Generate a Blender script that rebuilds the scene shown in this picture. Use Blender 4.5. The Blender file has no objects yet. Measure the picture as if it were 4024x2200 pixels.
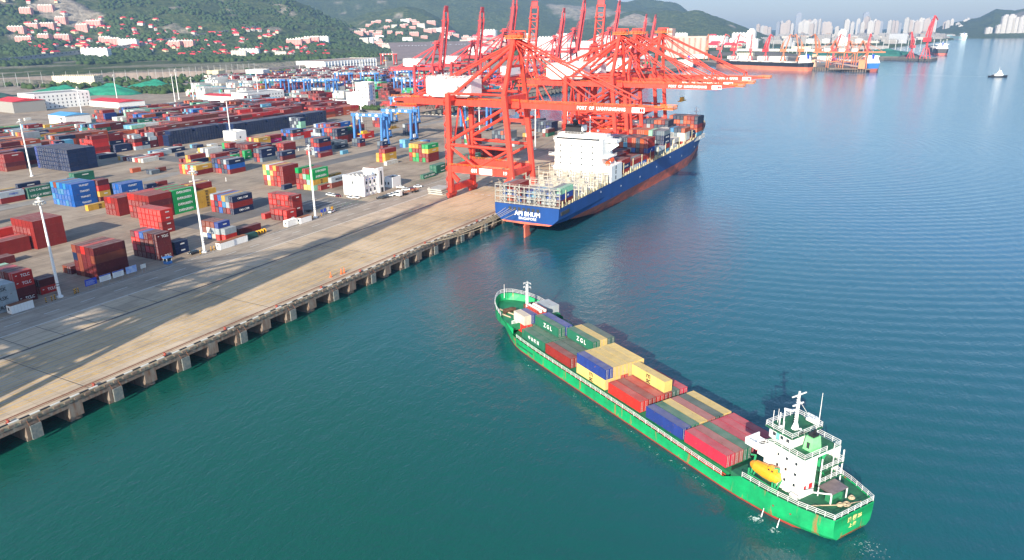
import bpy, bmesh, math, random
import numpy as np
from mathutils import Vector, Matrix, noise as mn
random.seed(7); RNG = np.random.default_rng(7)
sc = bpy.context.scene
C = sc.collection
rad = math.radians
# ---------------------------------------------------------------- camera
CAM = Vector((171.7, 0.0, 84.0))
P_, A_, R_ = rad(18.827), rad(28.787), rad(-0.615)
fh = Vector((-math.sin(A_), math.cos(A_), 0)); rt = Vector((math.cos(A_), math.sin(A_), 0)); upv = Vector((0, 0, 1))
f3 = fh*math.cos(P_) - upv*math.sin(P_); u3 = fh*math.sin(P_) + upv*math.cos(P_)
r2 = rt*math.cos(R_) + u3*math.sin(R_); u2 = -rt*math.sin(R_) + u3*math.cos(R_)
cd = bpy.data.cameras.new('camera'); cam = bpy.data.objects.new('camera', cd); C.objects.link(cam)
m = Matrix((r2, u2, -f3)).transposed().to_4x4(); m.translation = CAM
cam.matrix_world = m
cd.sensor_width = 36; cd.lens = 36*2914.9/4024; cd.clip_start = 1; cd.clip_end = 80000
sc.camera = cam
# ---------------------------------------------------------------- sky, sun, exposure
SUN = Vector((0.16, -0.92, 0.365)).normalized()
w = bpy.data.worlds.new('World'); sc.world = w; w.use_nodes = True
nt = w.node_tree; nt.nodes.clear()
sky = nt.nodes.new('ShaderNodeTexSky'); sky.sky_type = 'NISHITA'; sky.sun_disc = False
sky.sun_elevation = math.asin(SUN.z); sky.sun_rotation = math.atan2(SUN.x, SUN.y)
sky.dust_density = .7; sky.air_density = 1.1; sky.ozone_density = 3.0
bg = nt.nodes.new('ShaderNodeBackground'); bg.inputs[1].default_value = 0.115
wo = nt.nodes.new('ShaderNodeOutputWorld')
nt.links.new(sky.outputs[0], bg.inputs[0]); nt.links.new(bg.outputs[0], wo.inputs[0])
sl = bpy.data.lights.new('sun', 'SUN'); sl.energy = 5.0; sl.angle = rad(0.5); sl.color = (1, 0.90, 0.74)
so = bpy.data.objects.new('sun', sl); C.objects.link(so); so.rotation_euler = SUN.to_track_quat('Z', 'Y').to_euler()
sc.view_settings.view_transform = 'Standard'; sc.view_settings.look = 'None'
sc.view_settings.exposure = 1.08; sc.view_settings.gamma = 1
sc.render.engine = 'CYCLES'
WZ = -6.5
# ---------------------------------------------------------------- helpers
def tag(o, label=None, cat=None, group=None, kind=None):
    if label: o['label'] = label
    if cat: o['category'] = cat
    if group: o['group'] = group
    if kind: o['kind'] = kind
    return o
class MB:
    def __init__(s): s.v = []; s.f = []; s.m = []
    def quad(s, pts, mi=0):
        b = len(s.v); s.v += [tuple(p) for p in pts]; s.f.append(tuple(range(b, b+len(pts)))); s.m.append(mi); return s
    def box(s, x0, y0, z0, x1, y1, z1, mi=0, taper=0, top=True):
        b = len(s.v); t = taper
        s.v += [(x0,y0,z0),(x1,y0,z0),(x1,y1,z0),(x0,y1,z0),(x0+t,y0+t,z1),(x1-t,y0+t,z1),(x1-t,y1-t,z1),(x0+t,y1-t,z1)]
        for f in ((0,3,2,1),(4,5,6,7),(0,1,5,4),(1,2,6,5),(2,3,7,6),(3,0,4,7)):
            s.f.append(tuple(b+i for i in f)); s.m.append(mi)
        return s
    def beam(s, a, c, w, h=None, mi=0, seg=4, w2=None, h2=None):
        h = h or w; w2 = w2 or w; h2 = h2 or h
        a = Vector(a); c = Vector(c); d = (c-a).normalized()
        up = Vector((0,0,1)) if abs(d.z) < .97 else Vector((0,1,0))
        x = d.cross(up).normalized(); y = x.cross(d).normalized(); b = len(s.v)
        for p, ww, hh in ((a, w, h), (c, w2, h2)):
            for i in range(seg):
                if seg == 4:
                    cx, cy = ((-1,-1),(1,-1),(1,1),(-1,1))[i]
                else:
                    t = 2*math.pi*i/seg; cx, cy = math.cos(t), math.sin(t)
                s.v.append(tuple(p + x*cx*ww/2 + y*cy*hh/2))
        for i in range(seg):
            j = (i+1) % seg; s.f.append((b+i, b+j, b+seg+j, b+seg+i)); s.m.append(mi)
        s.f.append(tuple(b+i for i in reversed(range(seg)))); s.m.append(mi)
        s.f.append(tuple(b+seg+i for i in range(seg))); s.m.append(mi)
        return s
    def cyl(s, a, c, r, r2=None, seg=10, mi=0):
        r2 = r if r2 is None else r2
        return s.beam(a, c, 2*r, 2*r, mi, seg, 2*r2, 2*r2)
    def rail(s, pts, h=1.1, n=3, step=2.0, t=0.07, mi=0):
        for a, c in zip(pts[:-1], pts[1:]):
            a = Vector(a); c = Vector(c); L = (c-a).length; k = max(1, int(L/step))
            for i in range(k+1):
                p = a.lerp(c, i/k); s.beam(p, p+Vector((0,0,h)), t, t, mi)
            for j in range(n):
                z = Vector((0,0,h*(j+1)/n)); s.beam(a+z, c+z, t, t, mi)
        return s
    def prism(s, poly, z0, z1, mi=0, mis=None):
        n = len(poly); b = len(s.v)
        s.v += [(x, y, z0) for x, y in poly] + [(x, y, z1) for x, y in poly]
        for i in range(n):
            j = (i+1) % n; s.f.append((b+i, b+j, b+n+j, b+n+i)); s.m.append(mi if mis is None else mis)
        s.f.append(tuple(b+n+i for i in range(n))); s.m.append(mi)
        s.f.append(tuple(b+i for i in reversed(range(n)))); s.m.append(mi)
        return s
    def blob(s, c, r, mi=0, sub=1, jit=.2, sz=1.0):
        bm = bmesh.new(); bmesh.ops.create_icosphere(bm, subdivisions=sub, radius=1); b = len(s.v)
        for v in bm.verts:
            k = 1 + random.uniform(-jit, jit); s.v.append((c[0]+v.co.x*r*k, c[1]+v.co.y*r*k, c[2]+v.co.z*r*k*sz))
        for f in bm.faces: s.f.append(tuple(b+v.index for v in f.verts)); s.m.append(mi)
        bm.free(); return s
    def mesh(s, name, mats):
        me = bpy.data.meshes.new(name); me.from_pydata(s.v, [], s.f)
        if not isinstance(mats, (list, tuple)): mats = [mats]
        for m_ in mats: me.materials.append(m_)
        if len(mats) > 1: me.polygons.foreach_set('material_index', s.m)
        me.update(); return me
    def obj(s, name, mats, parent=None, loc=None):
        return link(name, s.mesh(name, mats), parent, loc)
def link(name, me, parent=None, loc=None, rz=0):
    o = bpy.data.objects.new(name, me); C.objects.link(o)
    if parent: o.parent = parent
    if loc is not None: o.location = loc
    if rz: o.rotation_euler = (0, 0, rz)
    return o
def empty(name, loc=(0,0,0), rz=0):
    o = bpy.data.objects.new(name, None); C.objects.link(o); o.location = loc; o.rotation_euler = (0,0,rz); return o
def copy_tree(o, parent=None):
    c = o.copy(); C.objects.link(c)
    if parent: c.parent = parent
    for k in ('label', 'category', 'group'):
        if parent and k in c: del c[k]
    for ch in [x for x in bpy.data.objects if x.parent == o]: copy_tree(ch, c)
    return c
KIDS = {}
def smooth(o):
    o.data.polygons.foreach_set('use_smooth', [True]*len(o.data.polygons)); return o
# ---------------------------------------------------------------- materials
def mat(name, col, rough=.6, metal=0, ns=None, na=.25, col2=None, nt2=None, bump=None, objcol=False, attr=None, spec=None, stretch=None):
    """principled material; ns = noise scale (per metre), na = amount, col2 = stain colour"""
    M = bpy.data.materials.new(name); M.use_nodes = True; t = M.node_tree; N = t.nodes; L = t.links
    b = N['Principled BSDF']; b.inputs['Roughness'].default_value = rough; b.inputs['Metallic'].default_value = metal
    if spec is not None: b.inputs['Specular IOR Level'].default_value = spec
    src = None
    if objcol: src = N.new('ShaderNodeObjectInfo').outputs['Color']
    if attr: a = N.new('ShaderNodeAttribute'); a.attribute_name = attr; src = a.outputs['Color']
    if src is None:
        r = N.new('ShaderNodeRGB'); r.outputs[0].default_value = (*col, 1); src = r.outputs[0]
    if ns:
        g = N.new('ShaderNodeNewGeometry'); vec = g.outputs['Position']
        if stretch:
            mp = N.new('ShaderNodeMapping'); mp.inputs['Scale'].default_value = stretch; L.new(vec, mp.inputs[0]); vec = mp.outputs[0]
        n = N.new('ShaderNodeTexNoise'); n.inputs['Scale'].default_value = ns; n.inputs['Detail'].default_value = 6; n.inputs['Roughness'].default_value = .6
        L.new(vec, n.inputs['Vector'])
        if col2:
            cr = N.new('ShaderNodeValToRGB'); cr.color_ramp.elements[0].position = .5-na*.5; cr.color_ramp.elements[1].position = .5+na*.5+.05
            L.new(n.outputs['Fac'], cr.inputs[0]); mx = N.new('ShaderNodeMix'); mx.data_type = 'RGBA'
            L.new(cr.outputs[0], mx.inputs[0]); L.new(src, mx.inputs[6]); mx.inputs[7].default_value = (*col2, 1); src = mx.outputs[2]
        else:
            mr = N.new('ShaderNodeMapRange'); mr.inputs[1].default_value = .3; mr.inputs[2].default_value = .7
            mr.inputs[3].default_value = 1-na; mr.inputs[4].default_value = 1+na*.6; L.new(n.outputs['Fac'], mr.inputs[0])
            mx = N.new('ShaderNodeMix'); mx.data_type = 'RGBA'; mx.blend_type = 'MULTIPLY'; mx.inputs[0].default_value = 1
            L.new(src, mx.inputs[6]); L.new(mr.outputs[0], mx.inputs[7]); src = mx.outputs[2]
        if bump:
            bp = N.new('ShaderNodeBump'); bp.inputs['Strength'].default_value = bump[0]; bp.inputs['Distance'].default_value = bump[1]
            L.new(n.outputs['Fac'], bp.inputs['Height']); L.new(bp.outputs[0], b.inputs['Normal'])
    L.new(src, b.inputs['Base Color'])
    M['src'] = 1
    return M
def nodes(M): return M.node_tree.nodes, M.node_tree.links, M.node_tree.nodes['Principled BSDF']
white = mat('white_paint', (.82,.82,.80), .45, ns=.6, na=.06)
offw = mat('off_white', (.68,.66,.60), .7, ns=.5, na=.12)
grey = mat('grey_metal', (.35,.36,.37), .5, .3, ns=.8, na=.2)
dark = mat('dark_metal', (.03,.032,.035), .6)
black = mat('black_paint', (.015,.016,.02), .5)
glass = mat('dark_glass', (.02,.03,.04), .15)
railm = mat('railing_orange', (.74,.20,.025), .5)
yellow = mat('yellow_paint', (.75,.38,.02), .5, ns=1, na=.15)
orange = mat('crane_orange', (.70,.050,.026), .6, ns=.35, na=.28, stretch=(1,1,.3))
red = mat('crane_red', (.64,.055,.055), .5, ns=.25, na=.15)
dred = mat('faded_red', (.50,.05,.03), .6, ns=.5, na=.2)
rustm = mat('rust', (.22,.09,.045), .9, ns=2, na=.4)
blue = mat('gantry_blue', (.06,.20,.50), .5, ns=.4, na=.15)
signblue = mat('sign_blue', (.02,.06,.45), .4)
cream = mat('cream_paint', (.62,.54,.34), .6, ns=.8, na=.15)
rubber = mat('rubber', (.01,.01,.01), .8)
steelw = mat('galvanised', (.48,.49,.48), .45, .2, ns=1, na=.1)
concrete = mat('concrete', (.30,.28,.25), .9, ns=.6, na=.35, bump=(.3,.05))
rope = mat('rope', (.45,.36,.24), .9)
redtxt = mat('red_lettering', (.55,.02,.03), .5)
blktxt = mat('black_lettering', (.02,.02,.02), .5)
roofred = mat('red_roof', (.60,.035,.045), .8, ns=.3, na=.2)
# containers: colour from the object, worn by noise, dusty on top
def contmat(name, **k):
    M = mat(name, (1,1,1), .6, ns=.55, na=.16, spec=.2, stretch=(1,1,.35), **k)
    N, L, b = nodes(M); src = b.inputs['Base Color'].links[0].from_socket
    g = N.new('ShaderNodeNewGeometry'); sx = N.new('ShaderNodeSeparateXYZ'); L.new(g.outputs['Normal'], sx.inputs[0])
    n = N.new('ShaderNodeTexNoise'); n.inputs['Scale'].default_value = .35; n.inputs['Detail'].default_value = 5
    L.new(g.outputs['Position'], n.inputs['Vector'])
    mu = N.new('ShaderNodeMath'); mu.operation = 'MULTIPLY'; L.new(sx.outputs['Z'], mu.inputs[0]); L.new(n.outputs[0], mu.inputs[1]); mu.use_clamp = True
    mu2 = N.new('ShaderNodeMath'); mu2.operation = 'MULTIPLY'; L.new(mu.outputs[0], mu2.inputs[0]); mu2.inputs[1].default_value = .42; mu2.use_clamp = True
    mx = N.new('ShaderNodeMix'); mx.data_type = 'RGBA'; L.new(mu2.outputs[0], mx.inputs[0]); L.new(src, mx.inputs[6]); mx.inputs[7].default_value = (.50,.44,.38,1)
    # rust flecks
    n2 = N.new('ShaderNodeTexNoise'); n2.inputs['Scale'].default_value = 1.6; n2.inputs['Detail'].default_value = 8; L.new(g.outputs['Position'], n2.inputs['Vector'])
    cr = N.new('ShaderNodeValToRGB'); cr.color_ramp.elements[0].position = .64; cr.color_ramp.elements[1].position = .74; L.new(n2.outputs[0], cr.inputs[0])
    m2 = N.new('ShaderNodeMix'); m2.data_type = 'RGBA'; L.new(cr.outputs[0], m2.inputs[0]); L.new(mx.outputs[2], m2.inputs[6]); m2.inputs[7].default_value = (.20,.09,.05,1)
    L.new(m2.outputs[2], b.inputs['Base Color']); return M
cont = contmat('container_paint', objcol=True)
contA = contmat('container_paint_mass', attr='Col')
# ---------------------------------------------------------------- haze
hz = MB().box(-13500,-6000,-15.5,13500,15500,620).mesh('haze', None)
hz.materials.clear(); hm = bpy.data.materials.new('haze'); hm.use_nodes = True
hn = hm.node_tree; hn.nodes.clear(); ho = hn.nodes.new('ShaderNodeOutputMaterial'); pv = hn.nodes.new('ShaderNodeVolumePrincipled')
pv.inputs['Color'].default_value = (.36,.58,.96,1); pv.inputs['Density'].default_value = 9.5e-5; pv.inputs['Anisotropy'].default_value = .2
hn.links.new(pv.outputs[0], ho.inputs['Volume']); hz.materials.append(hm)
tag(link('haze', hz), kind='stuff')
# ---------------------------------------------------------------- water
def water():
    me = MB().quad([(-13000,-5500,WZ),(13000,-5500,WZ),(13000,15000,WZ),(-13000,15000,WZ)])
    M = bpy.data.materials.new('sea_water'); M.use_nodes = True; N, L, b = nodes(M)
    b.inputs['Roughness'].default_value = .10; b.inputs['IOR'].default_value = 1.38
    g = N.new('ShaderNodeNewGeometry'); P = g.outputs['Position']
    def nz(scale, st, det=3, dist=0, rot=0):
        mp = N.new('ShaderNodeMapping'); mp.inputs['Scale'].default_value = st; mp.inputs['Rotation'].default_value = (0,0,rot); L.new(P, mp.inputs[0])
        n = N.new('ShaderNodeTexNoise'); n.inputs['Scale'].default_value = scale; n.inputs['Detail'].default_value = det; n.inputs['Distortion'].default_value = dist
        L.new(mp.outputs[0], n.inputs['Vector']); return n.outputs[0]
    n1 = nz(.55, (1,.45,1), 4, .3, .6); n2 = nz(.12, (1,.5,1), 3, .4, -.3); n3 = nz(1.6, (1,.6,1), 3, 0, .9)
    # ship wake ripples, curved wave trains
    wv = N.new('ShaderNodeTexWave'); wv.wave_type = 'RINGS'; wv.rings_direction = 'Z'; wv.inputs['Scale'].default_value = .055; wv.inputs['Distortion'].default_value = 3.5; wv.inputs['Detail'].default_value = 2; wv.inputs['Detail Scale'].default_value = .6
    mp = N.new('ShaderNodeMapping'); mp.inputs['Location'].default_value = (-60,-250,0); L.new(P, mp.inputs[0]); L.new(mp.outputs[0], wv.inputs[0])
    def mul(a, k):
        x = N.new('ShaderNodeMath'); x.operation = 'MULTIPLY'; L.new(a, x.inputs[0]); x.inputs[1].default_value = k; return x.outputs[0]
    def add(a, c):
        x = N.new('ShaderNodeMath'); x.operation = 'ADD'; L.new(a, x.inputs[0]); L.new(c, x.inputs[1]); return x.outputs[0]
    w2 = N.new('ShaderNodeTexWave'); w2.wave_type = 'RINGS'; w2.rings_direction = 'Z'; w2.inputs['Scale'].default_value = .045; w2.inputs['Distortion'].default_value = 5; w2.inputs['Detail'].default_value = 3; w2.inputs['Detail Scale'].default_value = .25
    mp2 = N.new('ShaderNodeMapping'); mp2.inputs['Location'].default_value = (-40,-620,0); L.new(P, mp2.inputs[0]); L.new(mp2.outputs[0], w2.inputs[0])
    sq = N.new('ShaderNodeSeparateXYZ'); L.new(P, sq.inputs[0]); mk = N.new('ShaderNodeMapRange'); mk.inputs[1].default_value = 60; mk.inputs[2].default_value = 190; L.new(sq.outputs['X'], mk.inputs[0])
    wm = N.new('ShaderNodeMath'); wm.operation = 'MULTIPLY'; L.new(w2.outputs['Fac'], wm.inputs[0]); L.new(mk.outputs[0], wm.inputs[1])
    hgt = add(mul(wm.outputs[0], .30), add(add(mul(n1, .50), mul(n2, .8)), add(mul(n3, .36), mul(wv.outputs['Fac'], .07))))
    bp = N.new('ShaderNodeBump'); bp.inputs['Strength'].default_value = .55; bp.inputs['Distance'].default_value = .55
    L.new(hgt, bp.inputs['Height']); L.new(bp.outputs[0], b.inputs['Normal'])
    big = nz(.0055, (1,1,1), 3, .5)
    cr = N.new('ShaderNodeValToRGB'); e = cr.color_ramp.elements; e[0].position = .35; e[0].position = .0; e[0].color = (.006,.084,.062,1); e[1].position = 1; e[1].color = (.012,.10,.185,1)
    # sky reflection painted into the base colour: green by the quay, bluer farther out
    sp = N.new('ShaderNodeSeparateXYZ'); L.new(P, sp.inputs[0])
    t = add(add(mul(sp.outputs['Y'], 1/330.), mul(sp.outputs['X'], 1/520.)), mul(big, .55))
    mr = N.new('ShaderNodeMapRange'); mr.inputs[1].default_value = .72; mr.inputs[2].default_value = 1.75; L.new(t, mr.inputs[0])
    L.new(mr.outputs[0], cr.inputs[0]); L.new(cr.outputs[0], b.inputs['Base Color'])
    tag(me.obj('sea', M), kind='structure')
water()
# ---------------------------------------------------------------- terrain
def lerp_tab(tab, x):
    return float(np.interp(x, [t[0] for t in tab], [t[1] for t in tab]))
H1 = [(-80,560),(-62,480),(-55,400),(-50,320),(-47,262),(-44.8,212),(-43,168),(-41.9,130),(-40.5,92),(-39.6,58),(-39,34),(-38,8),(-37,0)]
H1D = [(-80,4300),(-60,4200),(-50,3900),(-44.8,3700),(-40,3400),(-37,3300)]
H2 = [(-70,430),(-45,430),(-36,410),(-30,385),(-25,340),(-22,300),(-20.4,281),(-18.6,279),(-17.5,262),(-16.6,241),(-16.15,196),(-15.4,120),(-14.5,50),(-13.5,0)]
H2B = [(-26,20),(-24,90),(-21.5,140),(-19.8,176),(-18.5,152),(-17.2,158),(-16.2,160),(-15.2,166),(-13.7,129),(-12.3,82),(-11.3,47),(-10.9,32),(-10,2),(-9.5,0)]
HM = [(-43,0),(-41,55),(-38.8,122),(-37,148),(-36.3,155),(-35,135),(-34,95),(-33.3,58),(-32.5,18),(-31.5,0)]
H3 = [(-.6,0),(.1,55),(.92,92),(2.2,130),(2.95,183),(3.9,167),(4.4,182),(6,225),(9,160),(12,0)]
def bump1(t): return max(0., 1-abs(t))**1.0 if abs(t) < 1 else 0.
def sstep(t): t = min(1, max(0, t)); return t*t*(3-2*t)
def shore(Y):  # land is X < shore(Y)
    return float(np.interp(Y, [0,640,641,1700,1900,2250,2600,3400,4200,4900,5300,5500,5600], [-1150,-1150,-1150,-1150,-330,-260,-120,20,150,240,330,900,9000]))
def terr(X, Y):
    dx, dy = X-171.7, Y; D = math.hypot(dx, dy); az = math.degrees(math.atan2(dx, dy))
    s = shore(Y) - X
    if s < 0: return -13.
    h = 1.0
    if Y < 1700:
        h = -2 + 12*sstep((s)/60.) + 4*sstep((s-200)/500)
    if az < -24: h += max(0, D-3000)*.03*sstep((-24-az)/8)
    z = 0
    r = lerp_tab(H1, az)
    if r > 0:
        Dr = lerp_tab(H1D, az); d0 = 2430
        t = (D-d0)/(Dr-d0)
        if t > 0: z = max(z, r*(t**1.15 if t < 1 else max(0, 1-(D-Dr)/1600.)))
    for T, Dr, wf, wb in ((HM,4300,900,900),(H2B,5000,900,900),(H2,6600,1900,1500),(H3,7000,1500,1500)):
        r = lerp_tab(T, az)
        if r > 0:
            t = (D-Dr)/(wf if D < Dr else wb)
            if abs(t) < 1: z = max(z, r*(1-abs(t))**.85)
    n = mn.fractal(Vector((X/420., Y/420., 3.1)), 1.0, 2.1, 6)
    n2 = mn.fractal(Vector((X/60., Y/60., 7.7)), 1.0, 2.1, 4)
    if z > 2:
        k = min(1, z/60.); z += n*34*k*(0.55+z/500.) + n2*7*k
        z = max(z, 0)
    return h + z
def quarry(ad, D, X, Y):
    n_ = .55*mn.noise(Vector((X/60., Y/60., 1))); q1 = ((ad+58.0+(D-3050)*.004)/1.9)**2+((D-3060)/150)**2+n_; q2 = ((ad+56.7)/.7)**2+((D-2960)/110)**2+n_; return max(0, min(1, (1-q1)*4, 1), min(.8, (1-q2)*3))
def build_terrain():
    az = np.radians(np.arange(-74, 13, .16)); Ds = np.concatenate([np.linspace(1150,2600,60), np.linspace(2620,5200,125), np.linspace(5240,8600,70), np.linspace(8800,12500,8)])
    vs = []; rock = []
    for D in Ds:
        for a in az:
            X = 171.7 + D*math.sin(a); Y = D*math.cos(a); z = terr(X, Y)
            vs.append((X, Y, z))
            ad = math.degrees(a); r = 0
            def pat(a0, d0, wa, wd, k=1.0):
                q = ((ad-a0)/wa)**2 + ((D-d0)/wd)**2 + .55*mn.noise(Vector((X/70., Y/70., 1)))
                return k*max(0, min(1, (1-q)*4))
            r = max(quarry(ad, D, X, Y), pat(-39.9,3330,.5,90), pat(-19.9,4650,1.5,230), pat(-23.0,5700,3.0,330,.75), pat(-12.9,4800,.35,60,.8), pat(-36.8,4100,.4,50,.7), pat(4.3,6500,.6,260,.8), pat(-16.9,6200,.6,90,.7), pat(-45.5,2900,.5,50,.7))
            if s_open(X, Y): r = max(r, .75)
            if ad < -37 and D > 2500: r = max(r, min(.75, max(0, (mn.fractal(Vector((X/130., Y/130., 9)), 1, 2, 4)-.42)*4)))
            if Y < 1900 and -1750 < X < -1215 and mn.noise(Vector((X/90., Y/260., 5))) > .12: r = max(r, .55)
            rock.append(r)
    n = len(az); fs = [(i*n+j, i*n+j+1, (i+1)*n+j+1, (i+1)*n+j) for i in range(len(Ds)-1) for j in range(n-1)
                       if not all(vs[k][2] < -12.9 for k in (i*n+j, i*n+j+1, (i+1)*n+j+1, (i+1)*n+j))]
    me = bpy.data.meshes.new('hills'); me.from_pydata(vs, [], fs)
    a = me.attributes.new('rock', 'FLOAT', 'POINT'); a.data.foreach_set('value', rock)
    M = bpy.data.materials.new('forest_hills'); M.use_nodes = True; N, L, b = nodes(M); b.inputs['Roughness'].default_value = .95; b.inputs['Specular IOR Level'].default_value = .1
    g = N.new('ShaderNodeNewGeometry')
    def nz(s, d=5, w=None):
        x = N.new('ShaderNodeTexNoise'); x.inputs['Scale'].default_value = s; x.inputs['Detail'].default_value = d; x.inputs['Roughness'].default_value = .7; L.new(g.outputs['Position'], x.inputs['Vector']); return x.outputs[0]
    def ramp(src, p, cols):
        cr = N.new('ShaderNodeValToRGB'); e = cr.color_ramp.elements
        while len(e) < len(p): e.new(.5)
        for i, (pp, cc) in enumerate(zip(p, cols)): e[i].position = pp; e[i].color = (*cc, 1)
        L.new(src, cr.inputs[0]); return cr.outputs[0]
    fine = nz(.055, 6)
    f = ramp(fine, (.34,.5,.66), ((.020,.038,.013),(.062,.094,.028),(.16,.17,.06)))
    big = nz(.006, 5)
    f2 = ramp(big, (.4,.62), ((.0,.0,.0),(.9,.9,.9)))
    mx = N.new('ShaderNodeMix'); mx.data_type = 'RGBA'; mx.blend_type = 'MIX'; mf = N.new('ShaderNodeMath'); mf.operation = 'MULTIPLY'; L.new(f2, mf.inputs[0]); mf.inputs[1].default_value = .4
    L.new(mf.outputs[0], mx.inputs[0]); L.new(f, mx.inputs[6]); L.new(ramp(nz(.03, 6), (.35,.65), ((.05,.085,.02),(.15,.16,.06))), mx.inputs[7])
    rk = ramp(nz(.035, 8), (.3,.5,.7), ((.10,.085,.065),(.34,.29,.22),(.50,.44,.35)))
    at = N.new('ShaderNodeAttribute'); at.attribute_name = 'rock'
    m2 = N.new('ShaderNodeMix'); m2.data_type = 'RGBA'; L.new(at.outputs['Fac'], m2.inputs[0]); L.new(mx.outputs[2], m2.inputs[6]); L.new(rk, m2.inputs[7])
    L.new(m2.outputs[2], b.inputs['Base Color'])
    bp = N.new('ShaderNodeBump'); bp.inputs['Strength'].default_value = 1; bp.inputs['Distance'].default_value = 12; L.new(fine, bp.inputs['Height']); L.new(bp.outputs[0], b.inputs['Normal'])
    me.materials.append(M); tag(smooth(link('hills', me)), kind='structure')
def s_open(X, Y):
    return Y < 1700 and -1215 < X < -1160
build_terrain()
# ---------------------------------------------------------------- quay ground
def ground_mat(nm='yard_concrete', cols=((.27,.215,.165),(.38,.305,.23),(.46,.37,.28)), bw=8, rh=5, marks=.45):
    M = bpy.data.materials.new(nm); M.use_nodes = True; N, L, b = nodes(M); b.inputs['Roughness'].default_value = .9; b.inputs['Specular IOR Level'].default_value = .2
    g = N.new('ShaderNodeNewGeometry')
    def nz(s, st=(1,1,1), d=6):
        mp = N.new('ShaderNodeMapping'); mp.inputs['Scale'].default_value = st; L.new(g.outputs['Position'], mp.inputs[0])
        x = N.new('ShaderNodeTexNoise'); x.inputs['Scale'].default_value = s; x.inputs['Detail'].default_value = d; x.inputs['Roughness'].default_value = .62; L.new(mp.outputs[0], x.inputs['Vector']); return x.outputs[0]
    def ramp(src, p, cols):
        cr = N.new('ShaderNodeValToRGB'); e = cr.color_ramp.elements
        while len(e) < len(p): e.new(.5)
        for i, (pp, cc) in enumerate(zip(p, cols)): e[i].position = pp; e[i].color = (*cc, 1)
        L.new(src, cr.inputs[0]); return cr.outputs[0]
    base = ramp(nz(.03), (.35,.5,.68), cols)
    tracks = ramp(nz(.5, (1,.03,1), 4), (.4,.62), ((.70,.69,.68),(1,1,1)))
    br = N.new('ShaderNodeTexBrick'); br.inputs['Scale'].default_value = 1; br.inputs['Color1'].default_value = (1,1,1,1); br.inputs['Color2'].default_value = (.88,.88,.88,1); br.inputs['Mortar'].default_value = (.45,.43,.42,1)
    br.inputs['Mortar Size'].default_value = .06; br.inputs['Brick Width'].default_value = bw; br.inputs['Row Height'].default_value = rh; L.new(g.outputs['Position'], br.inputs[0])
    stain = ramp(nz(.12, (1,.5,1)), (.36,.5), ((.62,.62,.63),(1,1,1)))
    cur = base
    oil = ramp(nz(.22, (1,.6,1), 8), (.30,.36), ((.45,.43,.42),(1,1,1))); tyre = ramp(nz(1.1, (1,.012,1), 5), (.40,.50), ((.72,.70,.68),(1,1,1)))
    for t_, k in ((tracks,marks),(br.outputs[0],.6),(stain,.6),(oil,.7),(tyre,.55)):
        mx = N.new('ShaderNodeMix'); mx.data_type = 'RGBA'; mx.blend_type = 'MULTIPLY'; mx.inputs[0].default_value = k; L.new(cur, mx.inputs[6]); L.new(t_, mx.inputs[7]); cur = mx.outputs[2]
    L.new(cur, b.inputs['Base Color']); return M
gm = ground_mat()
asph = mat('asphalt', (.15,.14,.13), .9, ns=.08, na=.3)
apron = ground_mat('apron_concrete', ((.46,.36,.255),(.56,.44,.31),(.64,.51,.37)), 12, 6, .25)
seawall = mat('sea_wall', (.10,.095,.085), .9, ns=.3, na=.4)
g1 = MB().prism([(-1152,-900),(-14,-900),(-14,626),(-281,626),(-1152,641)], -12, 0, 0, 1)
tag(g1.obj('ground', [gm, seawall]), kind='structure')
deck = MB().prism([(-14,-900),(0,-900),(0,640),(-14,640)], -1.2, 0)
tag(deck.obj('quay_deck', [apron]), kind='structure')
tag(MB().prism([(-281,626),(-14,626),(-14,640),(-281,640)], -1.2, 0).obj('north_quay_deck', [apron]), kind='structure')
tag(MB().prism([(-1152,641),(-281,626),(-281,640),(-295,640),(-300,1000),(-292,1640),(-330,1890),(-1152,1890)], -12, -.004, 0, 1).obj('second_terminal_ground', [gm, seawall]), kind='structure')
tag(MB().prism([(-330,1889),(-258,1790),(-60,1700),(50,1655),(78,1690),(60,1800),(-90,1900),(-150,2100),(-20,2190),(60,2205),(166,2150),(180,2230),(60,2480),(-100,2560),(-600,2560),(-1152,1889)], -12, 0, 0, 1).obj('bulk_terminal_ground', [gm, seawall]), kind='structure')
def sheet(name, x0, y0, x1, y1, m_, z=.004):
    return tag(MB().quad([(x0,y0,z),(x1,y0,z),(x1,y1,z),(x0,y1,z)]).obj(name, m_), kind='structure')
sheet('quay_road', -70.2, -300, -55.2, 640, ground_mat('road_surface', ((.33,.28,.22),(.40,.335,.265),(.47,.39,.31)), 15, 7.5, .4), .008)
sheet('apron', -55.2, -300, -13.9, 640, apron, .008)
markw = mat('white_marking', (.62,.61,.58), .7, ns=.8, na=.3)
marky = mat('yellow_marking', (.72,.42,.06), .7, ns=.6, na=.35)
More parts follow.
